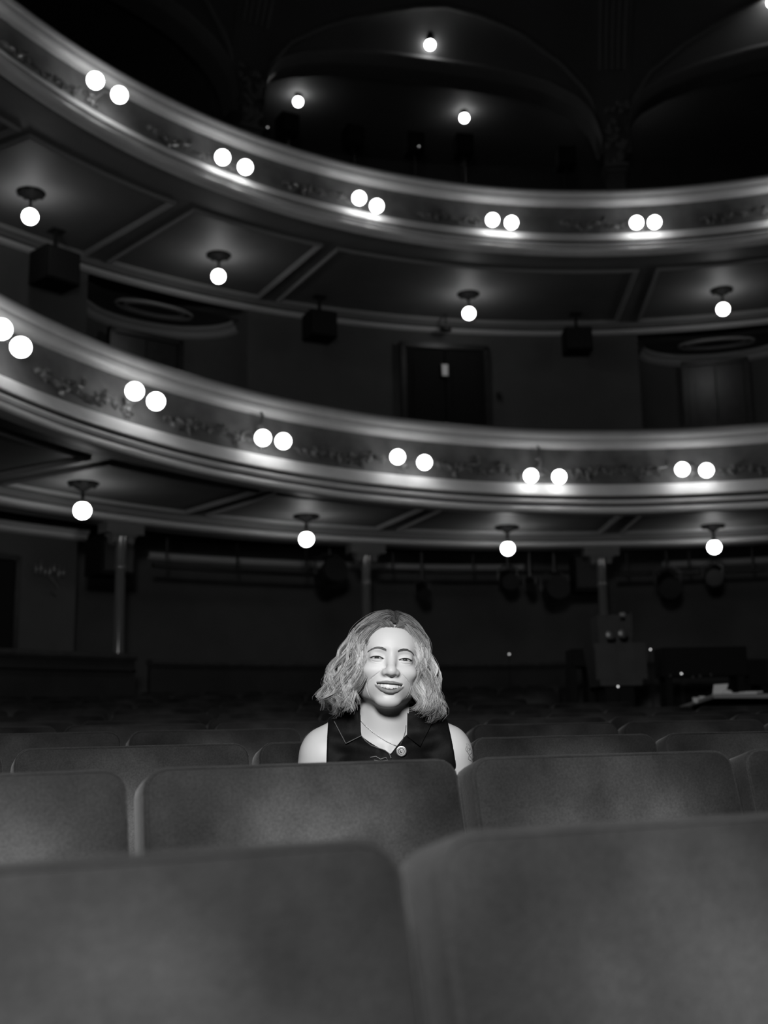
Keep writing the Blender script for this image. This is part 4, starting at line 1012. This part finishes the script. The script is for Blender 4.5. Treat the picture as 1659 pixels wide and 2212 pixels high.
# leaf tattoo on the arm at picture right
def on_skin(px, py, off=.0006):
    ys_ = np.linspace(TB.y - .12, TB.y + .1, 200); P = [at_Y(px, py, y) for y in ys_]; a = np.array(P); d = full_sdf([a[:, 0], a[:, 1], a[:, 2]]); i = int(np.argmin(d)) if d.min() > 0 else int(np.argmax(d < 0))
    return at_Y(px, py, ys_[i] - off)
mb = MB()
for L in (((1007, 1606), (1010, 1614), (1009, 1622), (1013, 1630), (1018, 1638), (1022, 1646)), ((1010, 1606), (1016, 1616), (1012, 1622)), ((1012, 1616), (1019, 1624), (1015, 1630)), ((1014, 1624), (1022, 1634), (1019, 1641)), ((1008, 1612), (1006, 1620), (1011, 1626)), ((1013, 1632), (1012, 1640), (1018, 1644))):
    mb.tube([Vector(p) for p in spline(np.array([on_skin(*p) for p in L]), 12)], .0007, 4)
pchild('tattoo', mb.mesh('tattoo', 'tattoo', 60))

# hair: a dark under-layer and several thousand wavy strands in clumps
def cap_sdf(p):
    h = to_head(p); q = [x * 1000 for x in h]
    d = d_ell(q, (0, 9, 27), (76, 97, 84)); d = smin(d, d_ell(q, (0, 30, -35), (76, 74, 62)), 30)
    hl = np.maximum(np.abs(q[0] - 3) - 46 + .0 * q[2], q[2] - 68 + .012 * (q[0] - 3)**2 * .6)    # face opening
    face = np.maximum(hl, q[1] + 22)
    d = smax(d, -face, 6); d = smax(d, -np.maximum(np.maximum(np.abs(q[0]) - 58, q[1] + 20), q[2] + 25), 8)
    return np.maximum(d, -100 - q[2]) * mm * HSC
Vc, Qc = surface_net(axis(HO.x - .11, HO.x + .11, .0035), axis(HO.y - .12, HO.y + .13, .0035), axis(HO.z - .11, HO.z + .13, .0035), cap_sdf)
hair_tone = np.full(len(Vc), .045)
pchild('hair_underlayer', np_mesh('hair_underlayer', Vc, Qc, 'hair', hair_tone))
hr = np.random.default_rng(11)
TT = np.array([0, .10, .22, .36, .50, .64, .78, .90, 1.0])
def push(P, k):                             # keep every lock outside the scalp
    c, r = V3(0, 9, 27), V3(76, 97, 84) + k
    q = (P - c) / r; n = np.linalg.norm(q, axis=1); f = np.where(n < 1, 1 / np.maximum(n, .2), 1)[:, None]
    up = (P[:, 2] > 0)[:, None]; return np.where(up, c + (P - c) * f, P)
def guide(side, th, lay):                   # one lock: side -1/1, th = angle from the face front, lay 0 inner .. 1 outer
    u = (th - 36) / 144.0
    root = V3(4 + side * 1.5, -80 + 125 * u**1.1, 80 + 32 * (1 - (1 - min(1, u * 1.6))**2))
    rx = np.array([0, 30, 56, 76, 88, 97, 105, 110, 104]) * 1.0
    ry = np.array([0, 26, 55, 78, 90, 97, 102, 104, 99]) * 1.0
    zz = np.array([112, 116, 104, 70, 30, -12, -54, -92, -120]) * 1.0
    wl = np.array([0, 0, 2, 8, 17, 27, 34, 36, 30]) if side < 0 else np.array([0, 0, 1, 3, 6, 9, 12, 14, 14])
    s, c = math.sin(rad(th)), -math.cos(rad(th)); P = []
    for i in range(9):
        lf = (.80 + .20 * lay)
        x = side * (rx[i] * lf + wl[i] * (.3 + .7 * lay)) * s; y = ry[i] * lf * c + 8
        fr = max(0, 1 - u * 4)                                    # locks that frame the face
        if i >= 2: y = y * (1 - fr) + fr * (-72 + 3.0 * (i - 2)); x = x + side * fr * (0, 0, 2, 6, 4, 4, 6, 8, 4)[i]
        z = zz[i] - (1 - lay) * 9 - fr * (0, 22, 26, 16, 6, 0, 0, 0, 0)[i]
        w = (1 - i / 2.6) if i < 2.6 else 0
        P.append(V3(x, y, z) * (1 - w) + root * w)
    P[0] = root
    return push(np.array(P), 2 + 7 * lay)
def build_hair(nclump, nstrand, n=34):
    allP, allR, allT = [], [], []
    for ci in range(nclump):
        side = -1 if ci % 2 == 0 else 1; lay = hr.random()**.55; th = 36 + 144 * hr.random()**1.35
        if hr.random() < .16: th = 36 + 10 * hr.random()
        G = guide(side, th, lay); ln = hr.uniform(.88, 1.02) if hr.random() < .75 else hr.uniform(.62, .9)
        C = push(spline(G, n), 2 + 6 * lay); t = np.linspace(0, 1, n)
        amp = hr.uniform(7, 14); wl = hr.uniform(2.4, 3.3); ph = th * .11 + side + hr.normal(0, .8); ph2 = ph + 1.5 + hr.normal(0, .5); env = np.clip((t - .26) / .35, 0, 1)
        arg = wl * 6.28 * t**1.1
        wave = np.stack([amp * np.sin(arg + ph) * env, amp * .9 * np.cos(arg + ph2) * env, 3.0 * np.sin(arg + ph2) * env], 1)
        curl = np.clip((t - .76) / .24, 0, 1)**1.4; outw = np.stack([side * hr.uniform(-18, 20) * curl, hr.uniform(-8, 8) * curl, hr.uniform(-2, 20) * curl], 1) + np.stack([7 * curl * np.sin(t * 40 + ph), 0 * t, 7 * curl * np.cos(t * 40 + ph)], 1)
        base = C + wave + outw; tint = hr.uniform(.5, 1.35); sg = hr.uniform(1.5, 3.6)
        for k in range(nstrand):
            off = hr.normal(0, 1, 3) * V3(sg, sg, sg * .6); spread = (.45 + .55 * np.abs(np.sin(PI * (t * 1.4 + .1)))) * np.clip(t * 4 + .5, 0, 1)
            fz = hr.normal(0, 1.0, 3); w2 = hr.uniform(.3, 1.0) * np.clip((t - .2) * 2, 0, 1)
            S = base + off * spread[:, None] * 1.2 + fz * (t**2)[:, None] * 2.0
            S[:, 0] += w2 * np.sin(t * hr.uniform(18, 34) + hr.random() * 6.28); S[:, 2] += w2 * np.cos(t * hr.uniform(18, 34) + hr.random() * 6.28)
            if hr.random() < .035: S += np.outer(np.clip((t - .25) / .75, 0, 1)**1.3, hr.normal(0, 9, 3))
            m = int(n * ln * hr.uniform(.92, 1)) ; m = max(8, min(n, m)); allP.append(push(S[:m], 1.0))
            rr = np.full(m, hr.uniform(.22, .38)); rr[-3:] *= (.8, .55, .25); allR.append(rr)
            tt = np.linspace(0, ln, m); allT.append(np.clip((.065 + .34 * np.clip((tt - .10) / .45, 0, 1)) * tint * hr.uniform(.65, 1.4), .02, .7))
    return allP, allR, allT
HPts, HR, HT = build_hair(230, 24)
# short hairs along the parting and hairline
for k in range(420):
    side = -1 if k % 2 else 1; u = hr.random(); x0 = 3 + side * hr.uniform(0, 44); z0 = 69 - .0065 * (x0 - 3)**2 + hr.uniform(-1, 3)
    y0 = -82 + .012 * x0 * x0; L = hr.uniform(.7, 1.2)
    P = np.array([[x0, y0 + 2, z0], [x0 + side * 7 * L, y0 - 3 + 4 * abs(x0) / 46, z0 + 9 * L], [x0 + side * 22 * L, y0 + 6, z0 + 12 * L], [x0 + side * 36 * L, y0 + 22, z0 - 2]]); S = spline(P, 10) + hr.normal(0, .8, 3)
    HPts.append(S); HR.append(np.full(10, .32)); HT.append(np.full(10, hr.uniform(.08, .22)))
HV, HQ, HTn = [], [], []; off = 0
for S, rr, tn in zip(HPts, HR, HT):
    m = len(S); T = np.gradient(S, axis=0); T /= np.linalg.norm(T, axis=1)[:, None] + 1e-9
    a = np.cross(T, V3(.31, .55, .77)); a /= np.linalg.norm(a, axis=1)[:, None] + 1e-9; b = np.cross(T, a)
    ring = np.stack([S + rr[:, None] * (a * math.cos(x) + b * math.sin(x)) for x in (0, 2.094, 4.189)], 1).reshape(-1, 3)
    i = np.arange(m - 1)[:, None] * 3; k = np.arange(3)[None]; k2 = (k + 1) % 3
    HQ.append((np.stack([i + k, i + k2, i + k2 + 3, i + k + 3], -1).reshape(-1, 4)) + off); HV.append(ring); HTn.append(np.repeat(tn, 3)); off += m * 3
HVw = np.concatenate(HV) * mm * HSC @ RhN.T + np.array(HO)
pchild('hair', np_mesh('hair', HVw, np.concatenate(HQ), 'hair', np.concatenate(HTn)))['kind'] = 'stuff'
# ------------------------------------------------------------------ lighting bars, stage lamps and the production desk at the back of the stalls
def bar(p1, p2, R, label):
    A, B = at_R(*p1, R), at_R(*p2, R); fA, fB = phi_of(A), phi_of(B); zz = (A.z + B.z) / 2
    t = thing('lighting_bar', label, 'pipe', pol((fA + fB) / 2, R, zz)); inv = Matrix.Translation(-t.location)
    o = obj('pipe', MB().tube([pol(fA + (fB - fA) * i / 12, R, zz) for i in range(13)], .024, 8), 'black_metal', t, 60); o.matrix_parent_inverse = inv
    for u in (.08, .5, .92):
        f = fA + (fB - fA) * u; o = obj('hanger', MB().tube([pol(f, R, zz), pol(f, R, CZ + 2.0)], .012, 6), 'black_metal', t, 60); o.matrix_parent_inverse = inv
bar((330, 1228), (690, 1236), 7.1, 'black lighting bar under the stalls ceiling left of the woman')
bar((815, 1234), (1232, 1234), 7.1, 'black lighting bar under the stalls ceiling right of the woman')
bar((1330, 1238), (1655, 1232), 7.1, 'black lighting bar under the stalls ceiling at the far right')
for px, py, sz, tl, lb in ((712, 1242, .25, -.2, 'large black stage lamp hanging left of the column behind the woman'), (912, 1276, .13, .5, 'small black stage lamp dangling on rods right of the woman'),
                           (1097, 1252, .17, .3, 'black stage lamp hanging just below the third globe lamp'), (1199, 1276, .24, -.1, 'round-lensed stage lamp hanging left of the right-hand column'),
                           (1145, 1262, .10, .6, 'slim black stage lamp beside the round-lensed one'), (1443, 1262, .22, .4, 'black stage lamp hanging below the right lighting bar'), (1540, 1246, .17, .2, 'black stage lamp hanging under the rightmost globe lamp')):
    P = at_R(px, py, 6.95); spotlight(P, -phi_of(P), tl, sz, lb, 'stage lamps under the stalls ceiling', rod=max(.03, CZ + 1.9 - P.z - .165 * sz / .2))
for px, py, wd, ht, lb in ((238, 1205, .34, .34, 'black equipment box hung beside the far left column'), (1262, 1240, .26, .40, 'black equipment box hung just left of the right-hand column')):
    P = at_R(px, py, 7.0); t = thing('hanging_box', lb, 'box', P, -phi_of(P)); obj('case', MB().box((0, 0, 0), (wd, .3, ht)), 'black_box', t, 0); obj('front_panel', MB().box((0, -.155, 0), (wd * .85, .02, ht * .8)), 'black_metal', t, 0)
    obj('hanger', MB().box((0, 0, (CZ + 2.0 - P.z) / 2), (.03, .03, CZ + 2.0 - P.z)), 'black_metal', t, 0)
def face_box(px0, py0, px1, py1, Y, dep):   # centre, width, height of a box front seen between two pixels at depth Y
    A, B = at_Y(px0, py1, Y), at_Y(px1, py0, Y); return Vector(((A.x + B.x) / 2, Y + dep / 2, (A.z + B.z) / 2)), abs(B.x - A.x), abs(B.z - A.z)
# covered equipment tower
c, wd, ht = face_box(1287, 1388, 1394, 1482, 8.0, .45); fz0 = floor_z(c.x, c.y)
t = thing('equipment_tower', 'grey covered equipment tower standing in front of the right-hand column', 'equipment', (c.x, c.y, fz0)); zb = c.z - fz0
mb = MB(); w2 = wd * .80
for k in range(2):
    pass
P = [[(sx * (w2 / 2 + (wd - w2) / 2 * v) , sy * .22, zb - ht / 2 + ht * v) for sx, sy in ((-1, -1), (1, -1), (1, 1), (-1, 1), (-1, -1))] for v in (0, .35, .7, 1)]
mb.grid(P); mb.add([P[3][q] for q in range(4)], [(0, 1, 2, 3)]); obj('cover', mb, 'grey_box', t, 20)
for q, (dx, dw) in enumerate(((-.11, .13), (.04, .12), (.15, .07))): obj('fold', MB().box((dx, -.215, zb + ht * .05), (dw, .02, ht * .8)), 'grey_box', t, 0)
c2, wd2, ht2 = face_box(1298, 1325, 1366, 1389, 8.05, .3)
obj('top_box', MB().box((c2.x - c.x, .05, c2.z - fz0), (wd2, .3, ht2)), 'grey_box', t, 0)
for px, py in ((1319, 1371), (1346, 1368)):
    q = at_Y(px, py, 7.86) - Vector((c.x, c.y, fz0)); obj('dial', MB().lathe([(.005, 0), (.032, 0), (.034, .01), (.02, .014), (.005, .015)], 12, q, Matrix.Rotation(PI / 2, 3, 'X')), 'bronze', t, 40)
q = at_Y(1344, 1327, 7.86) - Vector((c.x, c.y, fz0)); obj('label_plate', MB().box(q, (.035, .01, .022)), 'soffit_trim', t, 0)
q0, q1 = at_Y(1363, 1322, 7.9) - Vector((c.x, c.y, fz0)), at_Y(1367, 1376, 7.9) - Vector((c.x, c.y, fz0)); obj('antenna', MB().tube([q0, q1], .004, 6), 'grey_box', t, 40)
obj('stand', MB().box((0, 0, (zb - ht / 2) / 2), (w2 * .7, .3, zb - ht / 2)), 'black_box', t, 0)
def cased(name, px0, py0, px1, py1, Y, dep, label, cat, lights=()):
    c, wd, ht = face_box(px0, py0, px1, py1, Y, dep); fz0 = floor_z(c.x, c.y); t = thing(name, label, cat, (c.x, c.y, fz0)); zb = c.z - fz0
    obj('case', MB().box((0, 0, zb), (wd, dep, ht)), 'black_box', t, 0); obj('screen_face', MB().box((0, -dep / 2 - .005, zb), (wd * .94, .012, ht * .9)), 'black_box', t, 0)
    for s in (-1, 1): obj('leg', MB().box((s * wd * .42, 0, (zb - ht / 2) / 2), (.05, dep * .8, zb - ht / 2)), 'black_box', t, 0)
    for px, py in lights:
        q = at_Y(px, py, Y - .02) - Vector((c.x, c.y, fz0)); obj('glint_bead', MB().ell(q, (.012, .012, .012)), 'bronze', t, 180)  # bead added to give a small reflection on the case front
    return t
cased('control_monitor', 1432, 1396, 1612, 1462, 8.2, .25, 'wide black control screen standing behind the production desk', 'monitor', ((1448, 1460), (1497, 1463), (1512, 1460), (1536, 1458)))
cased('black_case', 1236, 1401, 1278, 1440, 8.6, .3, 'small black case left of the grey equipment tower', 'case')
cased('black_case', 1614, 1424, 1655, 1480, 8.4, .3, 'narrow black case right of the wide control screen', 'case')
# production desk laid over the seats
D = [at_Y(1471, 1530, 7.3), at_Y(1545, 1504, 6.35), at_Y(1750, 1503, 6.35), at_Y(1750, 1530, 7.3)]
t = thing('production_desk', 'pale-edged production desk board laid over the seats at right', 'desk', (D[1].x + .3, 6.8, floor_z(D[1].x + .3, 6.8))); O = Vector(t.location)
mb = MB(); up = Vector((0, 0, .012)); mb.add([p - O + up for p in D] + [p - O - up for p in D], [(0, 1, 2, 3), (7, 6, 5, 4), (0, 4, 5, 1), (1, 5, 6, 2), (2, 6, 7, 3), (3, 7, 4, 0)]); obj('board', mb, 'black_box', t, 0)
mb = MB(); mb.tube([D[0] - O, D[1] - O, D[2] - O], .014, 6); obj('pale_edge', mb, 'soffit_trim', t, 40)
for a in (.25, .8):
    q = D[1].lerp(D[2], a).lerp(D[0].lerp(D[3], a), .5) - O; obj('leg', MB().box((q.x, q.y, q.z / 2 - .006), (.05, .05, q.z - .012)), 'black_metal', t, 0)
def tilt_sheet(name, pts, Y, label, cat, m, th=.004):
    P = [at_Y(x, y, Y) for x, y in pts]; o = thing(name, label, cat, P[0]); mb = MB(); n = Vector((0, th, 0))
    mb.add([p - P[0] for p in P] + [p - P[0] + n for p in P], [(0, 1, 2, 3), (7, 6, 5, 4), (0, 4, 5, 1), (1, 5, 6, 2), (2, 6, 7, 3), (3, 7, 4, 0)]); obj('sheet', mb, m, o, 0)
    mb = MB().box(((P[1] - P[0]).x / 2, th + .03, .02), (.03, .06, .05)); obj('prop', mb, 'black_metal', o, 0)
tilt_sheet('script_sheet', ((1539, 1506), (1566, 1503), (1573, 1477), (1542, 1479)), 6.45, 'white script sheet propped upright on the production desk', 'paper', 'paper')
P = at_Y(1605, 1500, 6.42); t = thing('paper_stack', 'flat stack of pale papers lying on the production desk', 'papers', P)
for k, (dx, dw) in enumerate(((-.02, .16), (.05, .10))): obj('page', MB().box((dx, .02 * k, .005 + .007 * k), (dw, .12, .006)), 'paper', t, 0)
P = at_Y(1572, 1499, 6.42); t = thing('desk_clutter', 'small white crumpled note at the foot of the script sheet', 'paper', P); obj('note', MB().ell((0, 0, .008), (.03, .02, .016), nu=7, nv=5), 'paper', t, 0)
for i, (px, py) in enumerate(((1503, 1514), (1517, 1511))):
    P = at_Y(px, py, 6.75); t = thing('desk_cup', 'small pale cup on the desk edge, %s of two' % ('left' if i == 0 else 'right'), 'cup', P); obj('body', MB().lathe([(.012, -.012), (.018, .0), (.02, .018), (.017, .018), (.012, .0)], 12), 'paper', t, 50); obj('rim', MB().lathe([(.019, .016), (.0215, .018), (.019, .02)], 12), 'paper', t, 50)
# little pilot lights
for px, py, Y, lb in ((1472, 1455, 7.9, 'bright pilot light in front of the wide control screen'), (1405, 1403, 8.3, 'pilot light between the equipment tower and the control screen'), (1100, 1413, 9.6, 'pilot light on the dark barrier right of the woman'), (1335, 1483, 7.7, 'faint pilot light at the foot of the equipment tower')):
    P = at_Y(px, py, Y); t = thing('pilot_light', lb, 'light', P); obj('lens', MB().ell((0, 0, 0), (.0045, .0045, .0045), nu=10, nv=7), 'led', t, 180)
    h = P.z - floor_z(P.x, P.y); obj('stalk', MB().tube([(0, .012, 0), (0, .02, -h * .5), (0, .02, -h)], .003, 5), 'black_box', t, 40)
